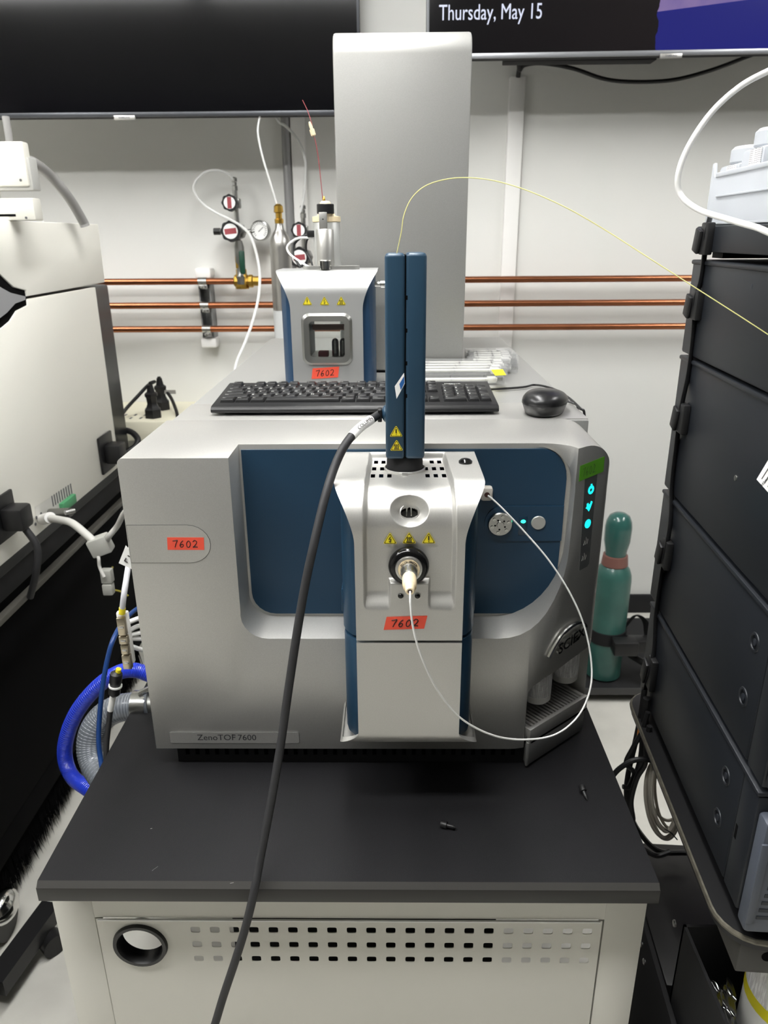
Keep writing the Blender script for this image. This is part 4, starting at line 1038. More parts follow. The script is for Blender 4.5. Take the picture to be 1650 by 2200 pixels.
# regulator on the top pipe
def knob(o, r, d, t, name='regulator_knob'):
    pts = []
    for k in range(48):
        a = 2*PI*k/48; rr = r*(1+.05*math.cos(8*a)); pts.append((rr*math.cos(a), rr*math.sin(a)))
    M = frame(o, (1, 0, 0), (0, 0, 1))
    kb_ = obj(name, MB().prism(pts, fmap(M), -.012, d), black, t)
    dk = obj('knob_label', MB().prism([(r*.74*math.cos(2*PI*k/24), r*.74*math.sin(2*PI*k/24)) for k in range(24)], fmap(M), d, d+.0008), paper, kb_)
    return kb_, M, d
redp = mat('label_red', srgb(150, 66, 72), .6)
def regulator(px, pyb, pyt, Y, label, gauge, valve):
    xr = at(px, pyb, Y=Y).x; zb_ = at(px, pyb, Y=Y).z; zt2 = at(px, pyt, Y=Y).z
    t = thing('gas_regulator', label, 'regulator', (xr, Y, zb_))
    obj('stem', MB().cyl((xr, Y, zb_-.075), (xr, Y, zt2+.048), .0085), steel, t)
    obj('body', MB().lathe([(.026, -.02), (.028, -.018), (.028, .02), (.024, .024)], V((xr, Y, zb_)), (0, -1, 0), 8), steel_d, t)
    k, M, d = knob(V((xr-.012, Y-.045, zb_)), .033, .02, t)
    obj('label_stripe', MB().box((-.020, -.009, d+.0008), (.020, .009, d+.0014), M=M @ Matrix.Rotation(.1, 4, 'Z')), redp, k)
    obj('bonnet', MB().lathe([(.020, 0), (.024, .01), (.018, .035)], V((xr-.004, Y-.005, zb_)), (-.2, -1, 0), 20), steel_d, t)
    k, M, d = knob(V((xr-.010, Y-.040, zt2)), .026, .018, t, 'shutoff_knob')
    obj('label_stripe', MB().box((-.007, -.018, d+.0008), (.007, .018, d+.0014), M=M), redp, k)
    obj('valve_body', MB().box((xr-.016, Y-.02, zt2-.016), (xr+.016, Y+.014, zt2+.016), .004), steel_d, t)
    obj('top_fitting', MB().lathe([(.0105, 0), (.0105, .014), (.008, .016), (.008, .026), (.0105, .028), (.0105, .038), (.006, .042)], V((xr, Y, zt2+.040)), nz, 6), steel, t)
    if gauge:
        xg = at(560, 495, Y=Y).x
        obj('gauge_stem', MB().cyl((xr, Y, zb_), (xg-.02, Y, zb_), .007), steel, t)
        g = obj('gauge', MB().lathe([(.030, -.012), (.033, -.010), (.033, .012), (.030, .014), (.0285, .010)], V((xg, Y, zb_+.002)), (-.18, -1, 0), 32, False), steel, t)
        obj('gauge_back', MB().lathe([(.031, -.0115), (.031, -.010)], V((xg, Y, zb_+.002)), (-.18, -1, 0), 32), steel_d, g)
        fc_ = V((xg, Y, zb_+.002))+V((-.18, -1, 0)).normalized()*.009
        obj('gauge_face', MB().lathe([(.0290, -.001), (.0290, 0)], fc_, (-.18, -1, 0), 32), paper, g)
        Mg = frame(fc_+V((-.18, -1, 0)).normalized()*.0005, (1, -.18, 0), nz)
        tk = MB()
        for q in range(19):
            a = math.radians(225-270*q/18); tk.box((-.0007, .019, 0), (.0007, .0255, .0004), M=Mg @ Matrix.Rotation(a-PI/2, 4, 'Z'))
        tk.box((-.0012, -.006, 0), (.0012, .017, .0006), M=Mg @ Matrix.Rotation(math.radians(-50), 4, 'Z'))
        obj('gauge_marks', tk, inkg, g)
        obj('relief_stub', MB().cyl((xr-.075, Y, zb_), (xr-.02, Y, zb_), .0085, seg=8), steel_d, t)
        obj('relief_cap', MB().cyl((xr-.083, Y, zb_), (xr-.060, Y, zb_), .0115, seg=8), mat('dark_metal', srgb(60, 60, 60), .4, .8), t)
    if valve:
        zv = (zb_-.035+pipe_z[0])/2
        obj('valve_barrel', MB().lathe([(.016, -.075), (.018, -.05), (.014, -.045), (.014, -.01), (.017, .0), (.017, .05), (.012, .07)], V((xr, Y, zv)), nz, 8), steel_d, t)
        obj('valve_core', MB().box((xr-.014, Y-.012, zv-.022), (xr+.012, Y+.012, zv+.020), .003), brass, t)
        obj('valve_handle', MB().box((xr+.002, Y-.030, zv-.040), (xr+.022, Y-.016, zv+.038), .006), mat('handle_green', srgb(16, 62, 46), .4), t)
        xv = at(524, 600, Y=PY).x
        obj('brass_tee', MB().lathe([(.018, -.034), (.022, -.03), (.022, -.018), (.017, -.015), (.017, .015), (.022, .018), (.022, .03), (.018, .034)], V((xv, PY, pipe_z[0])), (1, 0, 0), 8), brass, t)
        obj('brass_branch', MB().lathe([(.024, -.026), (.024, .018), (.019, .024), (.019, .040)], V((xr, PY, pipe_z[0])), nz, 8), brass, t)
        obj('brass_branch', MB().cyl((xr+.02, PY, pipe_z[0]), (xr+.062, PY, pipe_z[0]), .0165, seg=8), brass, t)
    return t
regulator(511, 497, 437, 2.715, 'gas regulator with pressure gauge and green-handled valve on the top copper pipe', True, True)
regulator(655, 552, 495, 2.715, 'gas regulator without gauge behind the metal canister', False, False)
# tubes from the regulators
tag(obj('gas_tube', MB().tube(PX((505, 400, 2.715), (500, 385, 2.71), (484, 371, 2.70), (462, 366, 2.69), (440, 371, 2.685), (422, 387, 2.68), (416, 405, 2.68), (424, 424, 2.68), (445, 445, 2.675), (470, 460, 2.66), (495, 472, 2.64), (520, 487, 2.60), (538, 507, 2.56), (551, 545, 2.50), (558, 590, 2.44), (555, 640, 2.38), (543, 690, 2.32), (525, 740, 2.25), (508, 780, 2.19), (500, 830, 2.13)), .0045, 8, 8), trans_tube), 'translucent gas tube looping from the gauge regulator down behind the instrument', 'tube')
tag(obj('gas_tube', MB().tube(PX((646, 455, 2.70), (652, 425, 2.70), (656, 380, 2.70), (655, 340, 2.70), (640, 300, 2.70), (615, 272, 2.70), (600, 262, 2.70), (585, 240, 2.70)), .0042, 8, 8), trans_tube), 'translucent tube rising from the rear regulator toward the switched-off television', 'tube')
tag(obj('gas_tube', MB().tube(PX((599, 455, 2.45), (592, 430, 2.45), (580, 390, 2.45), (565, 340, 2.46), (556, 300, 2.47), (554, 275, 2.48), (560, 240, 2.52)), .0030, 8, 8), trans_tube), 'thin translucent tube rising from the brass valve of the aluminium cylinder', 'tube')
# aluminium cylinders behind the instrument
def alu_cyl(px, pys, Y, label, r, extra=0):
    c = at(px, 560, Y=Y); zt2 = at(px, pys, Y=Y).z
    t = thing('gas_cylinder', label, 'gas cylinder', (c.x, Y, 0), 'gas cylinders')
    h = zt2
    prof_ = [(r*.9, 0), (r, .01), (r, h-.070), (r*.96, h-.056), (r*.82, h-.040), (r*.6, h-.026), (r*.42, h-.017), (r*.36, h)]
    obj('cylinder', MB().lathe(prof_, (c.x, Y, 0), nz, 32), mat('brushed_aluminium', srgb(170, 168, 164), .32, .95), t)
    obj('label_wrap', MB().lathe([(r*1.008, h-.42), (r*1.008, h-.26)], (c.x, Y, 0), nz, 32, False), mat('label_pale', srgb(196, 198, 198), .5), t)
    obj('valve', MB().lathe([(r*.40, 0), (r*.42, .012), (r*.30, .014), (r*.30, .030), (r*.44, .032), (r*.40, .050), (r*.2, .056)], (c.x, Y, h), nz, 8), brass, t)
alu_cyl(604, 480, 2.45, 'brushed aluminium gas cylinder with brass valve behind the instrument', .0335)

# ================================================================ white instrument on the neighbouring cart
XF = -.85
li = thing('white_instrument', 'large white floor-standing instrument with dark rear edge beside the bench', 'instrument', (-1.25, 1.6, .74))
zt_, zs1, zb1 = 1.540, 1.376, .835
Yf = at(210, 482, X=XF).y
obj('core', MB().box((-1.65, .70, .80), (XF-.012, Yf+.052, 1.372), .008), mat('dark_navy', srgb(17, 19, 25), .35), li)
# upper cover and lower side panel with the cut-out for the grip between them
def side_panel(poly, x0, x1): return MB().prism(poly, lambda a, b, d: V((d, a, b)), x0, x1)
g = [at(*q, X=XF) for q in ((58, 637), (57, 624), (30, 617), (12, 600), (0, 588), (-25, 560))]
g2 = [at(*q, X=XF) for q in ((59, 643), (60, 656), (36, 668), (22, 690), (8, 702), (-25, 725))]
up = [(.70, zt_), (at(211, 482, X=XF).y, zt_), (at(226, 607, X=XF).y, at(226, 607, X=XF).z), ]+[(p.y, p.z) for p in g]+[(.70, g[-1].z)]
obj('upper_cover', bevel_mesh(side_panel(up, -1.65, XF).mesh('u'), .003, 2, 50), inst_white, li)
s_far = at(205, 617, X=XF)
lo_far = at(246, 1016, X=XF)
lowp = [(p.y, p.z) for p in g2]
lowp = [(.70, g2[-1].z)]+lowp[::-1]+[(s_far.y, s_far.z), (s_far.y-.005, .838), (.70, .838)]
obj('side_panel', bevel_mesh(side_panel(lowp, XF-.012, XF).mesh('l'), .002, 2, 50), inst_white, li)
gp = [(at(-25, 600, X=XF).y, at(-25, 600, X=XF).z)]+[(p.y, p.z) for p in [at(*q, X=XF) for q in ((0, 618), (20, 629), (52, 637), (52, 644), (30, 652), (12, 672), (-25, 700))]]
obj('grip_recess', MB().box((XF-.0060, .72, g2[-1].z), (XF-.0035, g[1].y-.002, g[-1].z)), void, li)
obj('grip', side_panel(gp, XF-.008, XF+.003), mat('grip_grey', srgb(150, 151, 153), .5), li)
obj('service_label', MB().add([at(*q, X=XF+.0006) for q in ((75, 1090), (150, 1040), (156, 1075), (100, 1120), (80, 1122))], [(0, 1, 2, 3, 4)]), mat('label_grey', srgb(205, 204, 198), .6), li)
for k in range(9):
    p = at(112+k*5, 1070-k*3.3, X=XF+.0009); obj('label_print', MB().box(p+V((0, -.003, -.022)), p+V((.0004, .002, .006))), inkg, li)
for q in ((76, 1126), (78, 1112), (88, 1104)):
    p = at(*q, X=XF+.001); obj('port_hole', MB().cyl(p, p+V((.001, 0, 0)), .004, seg=10), inkg, li)
p = at(141, 1079, X=XF); obj('green_terminal', MB().box(p+V((0, -.040, -.014)), p+V((.012, .040, .010)), .002), mat('terminal_green', srgb(78, 150, 104), .5), li)
# lockable plug mounted on the side
def wall_plug(px, py, nm, lab, s=1.0):
    p = at(px, py, X=XF)
    t = thing('power_plug', lab, 'plug', (XF, p.y, p.z-.05))
    obj('socket_plate', MB().box(p+V((.0005, -.050*s, -.055*s)), p+V((.008, .050*s, .055*s)), .003), black, t)
    obj('plug_body', MB().box(p+V((.008, -.030*s, -.030*s)), p+V((.055, .030*s, .028*s)), .008), black, t)
    obj('cord', MB().tube([p+V((.04, 0, -.02)), p+V((.065, -.005, -.07)), p+V((.055, -.01, -.13)), p+V((.02, .01, -.20))], .008, 10, 8), rubber, t)
    return t
wall_plug(226, 972, 'a', 'black power plug on the white instrument side near the bench', 1.0)
wall_plug(6, 1110, 'b', 'black power plug and cord low on the white instrument side', .9)
# cart under the white instrument
lc = thing('black_cart', 'black cart with side rail and brush skirt carrying the white instrument', 'cart', (-1.25, 1.6, 0))
obj('cart_deck', MB().box((-1.66, .68, .745), (XF-.02, Yf+.13, .80), .003), blackm, lc)
rl = at(130, 1196, X=XF+.01)
obj('side_rail', MB().box((XF-.004, .68, .728), (XF+.014, Yf+.15, .742), .002), mat('rail_grey', srgb(96, 94, 88), .45, .5), lc)
obj('side_skirt', MB().box((-1.66, .72, .20), (XF-.06, Yf+.10, .745), .002), void, lc)
obj('lower_rail', MB().box((XF-.090, .70, .13), (XF-.060, Yf+.10, .20), .004), void, lc)
br = MB()
for k in range(3600):
    y = .80+1.5*k/3600+random.uniform(-.004, .004); x = XF-.080+random.uniform(-.008, .008); l = random.uniform(.10, .14)
    w = random.uniform(.0015, .0045); dy = random.uniform(-.03, .03); dx = random.uniform(-.02, .02)
    a = V((x, y, .135)); b2 = V((x+dx, y+dy, .135-l if .135-l > .002 else .002))
    br.add([a+V((0, -w, 0)), a+V((0, w, 0)), a+V((w, 0, 0)), b2], [(0, 1, 3), (1, 2, 3), (2, 0, 3)])
bo = obj('brush_strip', br, void, lc); bo['kind'] = 'stuff'
# chrome castor and black frame of another stand on the floor
p = at(10, 1945, Z=.09)
t = thing('cart_castor', 'chrome-plated castor under the black cart', 'castor', (p.x, p.y, 0))
obj('wheel', MB().cyl((p.x-.03, p.y, .045), (p.x+.0, p.y, .045), .045, seg=28), black, t)
obj('fork', MB().sphere((p.x-.005, p.y, .085), .045, 10, (.7, 1, .8)), chrome, t)
sf = thing('floor_stand', 'black rectangular steel foot frame standing on the floor beside the bench', 'stand', (-.80, 1.15, 0))
a, b2 = at(113, 1955, Z=.06), at(-10, 2125, Z=.06)
dv = (b2-a).normalized(); nv = V((-dv.y, dv.x, 0))*.022
mb = MB(); mb.prism([tuple((a+nv)[:2]), tuple((b2+nv)[:2]), tuple((b2-nv)[:2]), tuple((a-nv)[:2])], lambda x, y, z: V((x, y, z)), .045, .085)
obj('foot_beam', mb, black, sf)
obj('foot_beam', MB().box((b2.x-.05, b2.y-.30, .045), (b2.x-.01, b2.y+.02, .085), .003), black, sf)
p = at(112, 2022, Z=.03)
obj('castor_wheel', MB().cyl((p.x-.012, p.y+.01, .026), (p.x+.012, p.y-.01, .026), .026), black, sf)
obj('castor_post', MB().cyl((p.x, p.y, .03), (p.x, p.y, .05), .008), steel, sf)
obj('castor_wheel', MB().cyl((b2.x-.04, b2.y-.1, .022), (b2.x-.02, b2.y-.1, .022), .022), black, sf)
obj('castor_post', MB().cyl((b2.x-.03, b2.y-.1, .022), (b2.x-.03, b2.y-.1, .05), .008), steel, sf)

# white units and grey hose on top of the white instrument
YB = 1.75
p = at(47, 303, Y=YB); q = at(60, 400, Y=YB); r_ = at(66, 425, Y=YB)
ub = thing('white_box_unit', 'small white box held up on a white stand on the white instrument', 'box', (p.x-.15, YB+.1, zt_))
obj('box_body', MB().box((p.x-.35, YB, q.z), (p.x, YB+.03, p.z), .004), cab_white, ub)
obj('box_back', MB().box((p.x-.33, YB+.006, q.z-.008), (p.x+.006, YB+.045, p.z-.03), .003), mat('box_grey', srgb(176, 176, 172), .5), ub)
obj('stand', MB().box((p.x-.35, YB, zt_), (p.x+.003, YB+.04, r_.z), .003), cab_white, ub)
obj('stand_neck', MB().box((p.x-.30, YB+.006, r_.z-.005), (p.x-.08, YB+.03, q.z), .003), inst_white, ub)
obj('slot', MB().box((p.x-.20, YB-.0006, zt_+.008), (p.x-.040, YB+.001, zt_+.013)), void, ub)
for s_ in (at(44, 387, Y=YB-.001), at(56, 468, Y=YB-.001)): obj('screw', MB().cyl(s_, s_+V((0, .002, 0)), .0028, seg=10), inkg, ub)
tag(obj('grey_hose', MB().tube(PX((52, 345, 1.78), (75, 352, 1.84), (105, 375, 1.95), (135, 408, 2.0), (158, 440, 2.05), (178, 475, 2.09), (183, 486, 2.095)), .0125, 14, 8), mat('hose_grey', srgb(150, 149, 147), .5)), 'smooth grey hose curving from the white box down behind the white instrument', 'hose')
tag(obj('grey_hose', MB().tube(PX((12, 250, 1.95), (16, 275, 1.95), (20, 302, 1.95), (22, 330, 1.95)), .0085, 12, 6), MATS['hose_grey']), 'short grey hose rising above the white box', 'hose')
tag(obj('white_lead', MB().tube([at(60, 440, Y=1.9), at(74, 452, Y=1.92), at(86, 472, Y=1.94), at(92, 484, Y=1.95)], .006, 10, 6), white_tube), 'pale lead running down beside the white stand', 'cable')

# power strip behind the carts
sx_, sy_ = -.80, 2.58
ps = thing('power_strip', 'cream power strip raceway on the wall with two black plugs', 'power strip', (sx_, 2.6, .84))
a = at(268, 905, Y=2.40); b2 = at(400, 870, Y=2.40)
zps = at(330, 890, Y=2.58).z
obj('strip_body', MB().box((-1.25, 2.47, zps-.07), (-.62, WALL_Y, zps), .006), mat('strip_cream', srgb(232, 228, 206), .5), ps)
for k in range(4):
    for j in range(2):
        x = -.955+k*.035; obj('outlet_slot', MB().box((x, 2.51+j*.05, zps-.001), (x+.007, 2.53+j*.05, zps+.0012)), inkg, ps)
for k, (px, py, yy) in enumerate(((330, 895, 2.53), (350, 885, 2.66))):
    p = at(px, py, Y=yy); p.z = zps
    t = thing('mains_plug', ['black mains plug at the front of the cream power strip', 'black mains plug at the rear of the cream power strip'][k], 'plug', p, 'mains plugs')
    obj('plug_body', MB().lathe([(.030, 0.001), (.030, .030), (.024, .036), (.018, .050), (.020, .072), (.024, .077), (.024, .084), (.015, .090), (.010, .115)], p, nz, 6), black, t)
    tp_ = p+V((0, 0, .12))
    e = PX((332, 820, yy+.02), (318, 828, 2.55), (295, 852, 2.53), (268, 882, 2.50), (255, 905, 2.45)) if k == 0 else PX((345, 832, yy), (358, 842, yy), (368, 856, 2.62), (376, 875, 2.58), (381, 892, 2.54), (383, 920, 2.5))
    obj('cord', MB().tube([tp_]+e, .006, 10, 8), black, t)
    if k == 1: obj('cord_tag', MB().box(e[1]+V((-.01, -.008, -.006)), e[1]+V((.035, -.006, .008)), M=None), mat('tag_grey', srgb(150, 148, 142), .6), t)
tag(obj('cable_loop', MB().tube(PX((246, 922, 2.33), (268, 924, 2.34), (285, 930, 2.33), (296, 944, 2.31), (292, 958, 2.29), (278, 968, 2.27), (266, 976, 2.25)), .010, 10, 8), black), 'black cable looping at the dark rear edge of the white instrument', 'cable')

# ================================================================ cables, hoses and tubes between the white instrument and the mass spectrometer
hz = mat('hose_blue', srgb(38, 62, 196), .3, coat=.3)
bhp = PX((335, 1455, 1.14), (290, 1440, 1.14), (250, 1447, 1.14), (205, 1480, 1.14), (165, 1530, 1.14), (143, 1585, 1.14), (140, 1630, 1.14), (155, 1668, 1.13), (185, 1692, 1.11), (240, 1725, 1.05))
hb = thing('blue_hose', 'thick ribbed blue hose curving beside the bench', 'hose', (-.6, 1.13, .5))
obj('hose', MB().tube(bhp, lambda t: .0133, 16, 14), hz, hb)
rb = MB(); sp_ = spline(bhp, 14)
for i in range(2, len(sp_)-1, 1):
    rb.lathe([(.0133, -.0008), (.0139, 0), (.0133, .0008)], sp_[i], sp_[i+1]-sp_[i-1], 16, False)
obj('rib', rb, hz, hb)
gh = thing('vacuum_hose', 'clear grey spiral vacuum hose clamped to the instrument side', 'hose', (-.5, 1.1, .6))
ghp = PX((325, 1512, 1.02), (290, 1517, 1.02), (255, 1522, 1.02), (222, 1540, 1.02), (201, 1570, 1.01), (195, 1605, 1.0), (203, 1640, .985), (225, 1675, .96))
ghm = mat('hose_clear_grey', srgb(98, 103, 110), .3, coat=.4)
obj('hose', MB().tube(ghp, .0225, 18, 12), ghm, gh)
rb = MB(); sp_ = spline(ghp, 6)
for i in range(3, len(sp_)-1):
    rb.lathe([(.0224, -.0009), (.0228, 0), (.0224, .0009)], sp_[i], sp_[i+1]-sp_[i-1], 18, False)
obj('spiral_wire', rb, mat('hose_wire', srgb(134, 139, 146), .3), gh)
cpt = at(303, 1515, Y=1.02)
obj('hose_clamp', MB().lathe([(.0228, -.012), (.0240, -.012), (.0240, .012), (.0228, .012)], cpt, (1, 0, 0), 26), steel, gh)
obj('clamp_screw', MB().cyl(cpt+V((.000, -.006, .026)), cpt+V((.016, .004, .030)), .0045, seg=8), steel, gh)
obj('hose_barb', MB().cyl(cpt, V((-.325, cpt.y, cpt.z)), .0195), steel_d, gh)
tag(obj('blue_tube', MB().tube(PX((345, 1290, 1.16), (300, 1305, 1.12), (270, 1330, 1.06), (245, 1370, 1.0), (230, 1420, .98), (220, 1480, .965), (214, 1540, .955), (212, 1590, .945), (216, 1630, .935), (222, 1665, .92)), .0038, 10, 8), mat('tube_blue', srgb(26, 60, 118), .35)), 'thin blue tube running down beside the metal connector', 'tube')
wt = [((330, 1322), (300, 1328), (268, 1340)), ((330, 1345), (298, 1345), (266, 1362)), ((330, 1350), (300, 1360), (268, 1366)), ((335, 1372), (300, 1372), (268, 1372)), ((335, 1400), (305, 1396), (270, 1384))]
for k, pts in enumerate(wt):
    tag(obj('white_tube', MB().tube(PX(*[(a, b_2, 1.08-.02*i) for i, (a, b_2) in enumerate(pts)]), .0038, 10, 8), white_tube), ['uppermost', 'second', 'third', 'fourth', 'lowest'][k]+' white tube running from the instrument side to the metal connector', 'tube', 'white tubes behind the connector')
cc = thing('signal_cable', 'grey signal cable with a metal in-line connector and black coupling', 'cable', (-.43, .95, .7))
yc = .945
def cpx(a, b_2, dy=0): return at(a, b_2, Y=yc+dy)
obj('upper_cable', MB().tube([cpx(284, 1160, .12), cpx(278, 1200, .06), cpx(272, 1240, .02), cpx(266, 1280), cpx(262, 1316)], .0042, 10, 8), mat('cable_grey', srgb(190, 190, 196), .4), cc)
obj('cable_band', MB().cyl(cpx(270, 1256, .012), cpx(267, 1272, .004), .0046), inkg, cc)
obj('yellow_band', MB().cyl(cpx(263, 1306), cpx(262, 1318), .0048), yellow, cc)
pa, pb2 = cpx(259, 1318), cpx(252, 1436)
ax_ = (pb2-pa).normalized(); Mc = frame(pa, (1, 0, 0), -ax_)
Lc = (pb2-pa).length
obj('connector_hood', MB().box((-.0085, -Lc*.92, -.012), (.0085, 0, -.002), .003, M=Mc), white, cc)
for a, b_2, w in ((.06, .36, .0060), (.38, .52, .0066), (.54, .70, .0058), (.72, .97, .0064)):
    sh_ = obj('connector_shell', MB().box((-w, -Lc*b_2, -.004), (w, -Lc*a, .005), .0012, M=Mc), mat('nickel', srgb(186, 176, 156), .28, 1.0), cc)
    obj('crimp', MB().box((-w*.6, -Lc*(a+b_2)/2-.002, .0048), (w*.6, -Lc*(a+b_2)/2+.002, .0058), .0005, M=Mc), steel, sh_)
obj('yellow_band', MB().cyl(cpx(255, 1437), cpx(253, 1448), .0040), yellow, cc)
obj('coupling', MB().lathe([(.004, -.004), (.0088, 0), (.0092, .004), (.0092, .016), (.0080, .018), (.0080, .024), (.0086, .026), (.0086, .036), (.005, .040)], cpx(250, 1447), cpx(245, 1495)-cpx(250, 1447), 20), black, cc)
obj('cable_tie', MB().lathe([(.0088, -.0012), (.0100, -.0012), (.0100, .0014), (.0088, .0014)], cpx(248, 1473), cpx(245, 1495)-cpx(250, 1447), 20), paper, cc)
obj('printed_sleeve', MB().cyl(cpx(243, 1494), cpx(237, 1526), .0046), paper, cc)
obj('lower_cable', MB().tube([cpx(238, 1520), cpx(233, 1560), cpx(229, 1600, -.005), cpx(228, 1640, -.012), cpx(232, 1680, -.02)], .0042, 10, 8), rubber, cc)
fl_ = MB(); pts = [at(*q, Y=.955) for q in ((270, 1172), (282, 1185), (288, 1225), (255, 1210))]
fl_.add(pts+[q+V((0, .0006, 0)) for q in pts], [(0, 1, 2, 3), (7, 6, 5, 4)]+[(i, (i+1) % 4, 4+(i+1) % 4, 4+i) for i in range(4)])
fo = obj('paper_flag', fl_, paper, cc)
Mf = frame(at(266, 1204, Y=.954), at(280, 1212, Y=.954)-at(266, 1204, Y=.954), at(272, 1186, Y=.954)-at(266, 1204, Y=.954))
mb = MB()
for st in ([(.001, .0), (.001, .005)], [(.001, 0), (.006, 0)], [(.001, .010), (.006, .010)]):
    q = stroke(Mf, st, .0007, 0, 1); mb.add(q.v, q.f)
obj('flag_mark', mb, ink, fo)
# grey data cable with ferrite plugged into the white instrument
fcab = thing('ferrite_cable', 'light grey data cable with ferrite block plugged into the white instrument', 'cable', at(215, 1170, Y=1.5))
A = lambda a, b_2, X: at(a, b_2, X=X)
obj('plug_boot', MB().cyl(A(92, 1116, XF+.008), A(108, 1112, XF+.06), .013), white, fcab)
obj('cable', MB().tube([A(104, 1113, XF+.05), A(130, 1117, XF+.10), A(155, 1124, XF+.14), A(185, 1148, XF+.18), A(203, 1165, XF+.2)], .0085, 12, 8), mat('cable_lightgrey', srgb(196, 195, 190), .45), fcab)
pf = A(216, 1171, XF+.21)
Mfb = frame(pf, (.75, .1, .25), (-.2, 0, 1))
obj('ferrite_block', MB().box((-.022, -.020, -.018), (.022, .020, .018), .004, M=Mfb), mat('ferrite_grey', srgb(168, 168, 162), .5), fcab)
obj('cable', MB().tube([pf+V((.015, 0, .010))]+[A(236, 1150, XF+.24), A(252, 1130, XF+.26), A(265, 1105, XF+.29), A(285, 1080, XF+.32)], .0060, 12, 8), MATS['cable_lightgrey'], fcab)
obj('thin_lead', MB().tube([pf+V((-.01, 0, -.015)), A(212, 1200, XF+.21), A(214, 1218, XF+.21), A(224, 1240, XF+.22)], .0036, 8, 8), MATS['cable_lightgrey'], fcab)
obj('small_plug', MB().box(A(230, 1235, XF+.22)+V((-.012, -.01, -.018)), A(230, 1235, XF+.22)+V((.012, .01, .014)), .003), mat('ferrite_grey', srgb(168, 168, 162), .5), fcab)
obj('small_plug', MB().box(A(233, 1262, XF+.22)+V((-.011, -.01, -.016)), A(233, 1262, XF+.22)+V((.011, .01, .010)), .003), MATS['ferrite_grey'], fcab)
obj('earth_wire', MB().tube([A(234, 1265, XF+.22), A(248, 1268, XF+.23), A(262, 1272, XF+.24), A(275, 1280, XF+.25)], .0022, 8, 6), mat('wire_yellowgreen', srgb(150, 140, 50), .5), fcab)
obj('earth_wire', MB().tube([A(232, 1238, XF+.22), A(238, 1228, XF+.22), A(242, 1218, XF+.22)], .0024, 8, 6), MATS['wire_yellowgreen'], fcab)
obj('metal_plug', MB().cyl(A(108, 1102, XF+.02), A(152, 1100, XF+.08), .0105, seg=12), steel_d, fcab)
obj('metal_plug', MB().cyl(A(140, 1102, XF+.085), A(160, 1097, XF+.10), .006, seg=10), steel, fcab)

# ================================================================ stack of dark chromatography modules on its cart
RO = V((.386, .620, 0)); RA = -math.atan2(.030, .460)
RM = Matrix.Translation(RO) @ Matrix.Rotation(RA, 4, 'Z'); RI = RM.inverted()
RN = (RM.to_3x3() @ V((-1, 0, 0))).normalized()
def rk(px, py, x=0.0):
    """photo point on the modules' side plane (moved in by x) in the stack's own coordinates"""
    p0 = RM @ V((x, 0, 0)); return RI @ onplane(px, py, p0, RN)
def rkz(px, py, z): return RI @ at(px, py, Z=z)
mod_m = mat('charcoal_paint', srgb(32, 35, 40), .42, .25, bump=(1500, .05))
mod_d = mat('charcoal_dark', srgb(36, 40, 47), .45, .2)
bez_m = mat('bezel_bluegrey', srgb(78, 83, 93), .45, .2)
gap_m = mat('gap_black', srgb(10, 11, 13), .7)
MODS = [('lowest charcoal module of the stack, with pale vented front', .783, .945, 0.0, .450), ('charcoal module resting on the lowest one of the stack', .953, 1.132, 0.0, .462), ('tall charcoal module in the middle of the stack', 1.139, 1.336, .000, .464), ('charcoal module just below the tray unit of the stack', 1.342, 1.466, -.001, .462)]
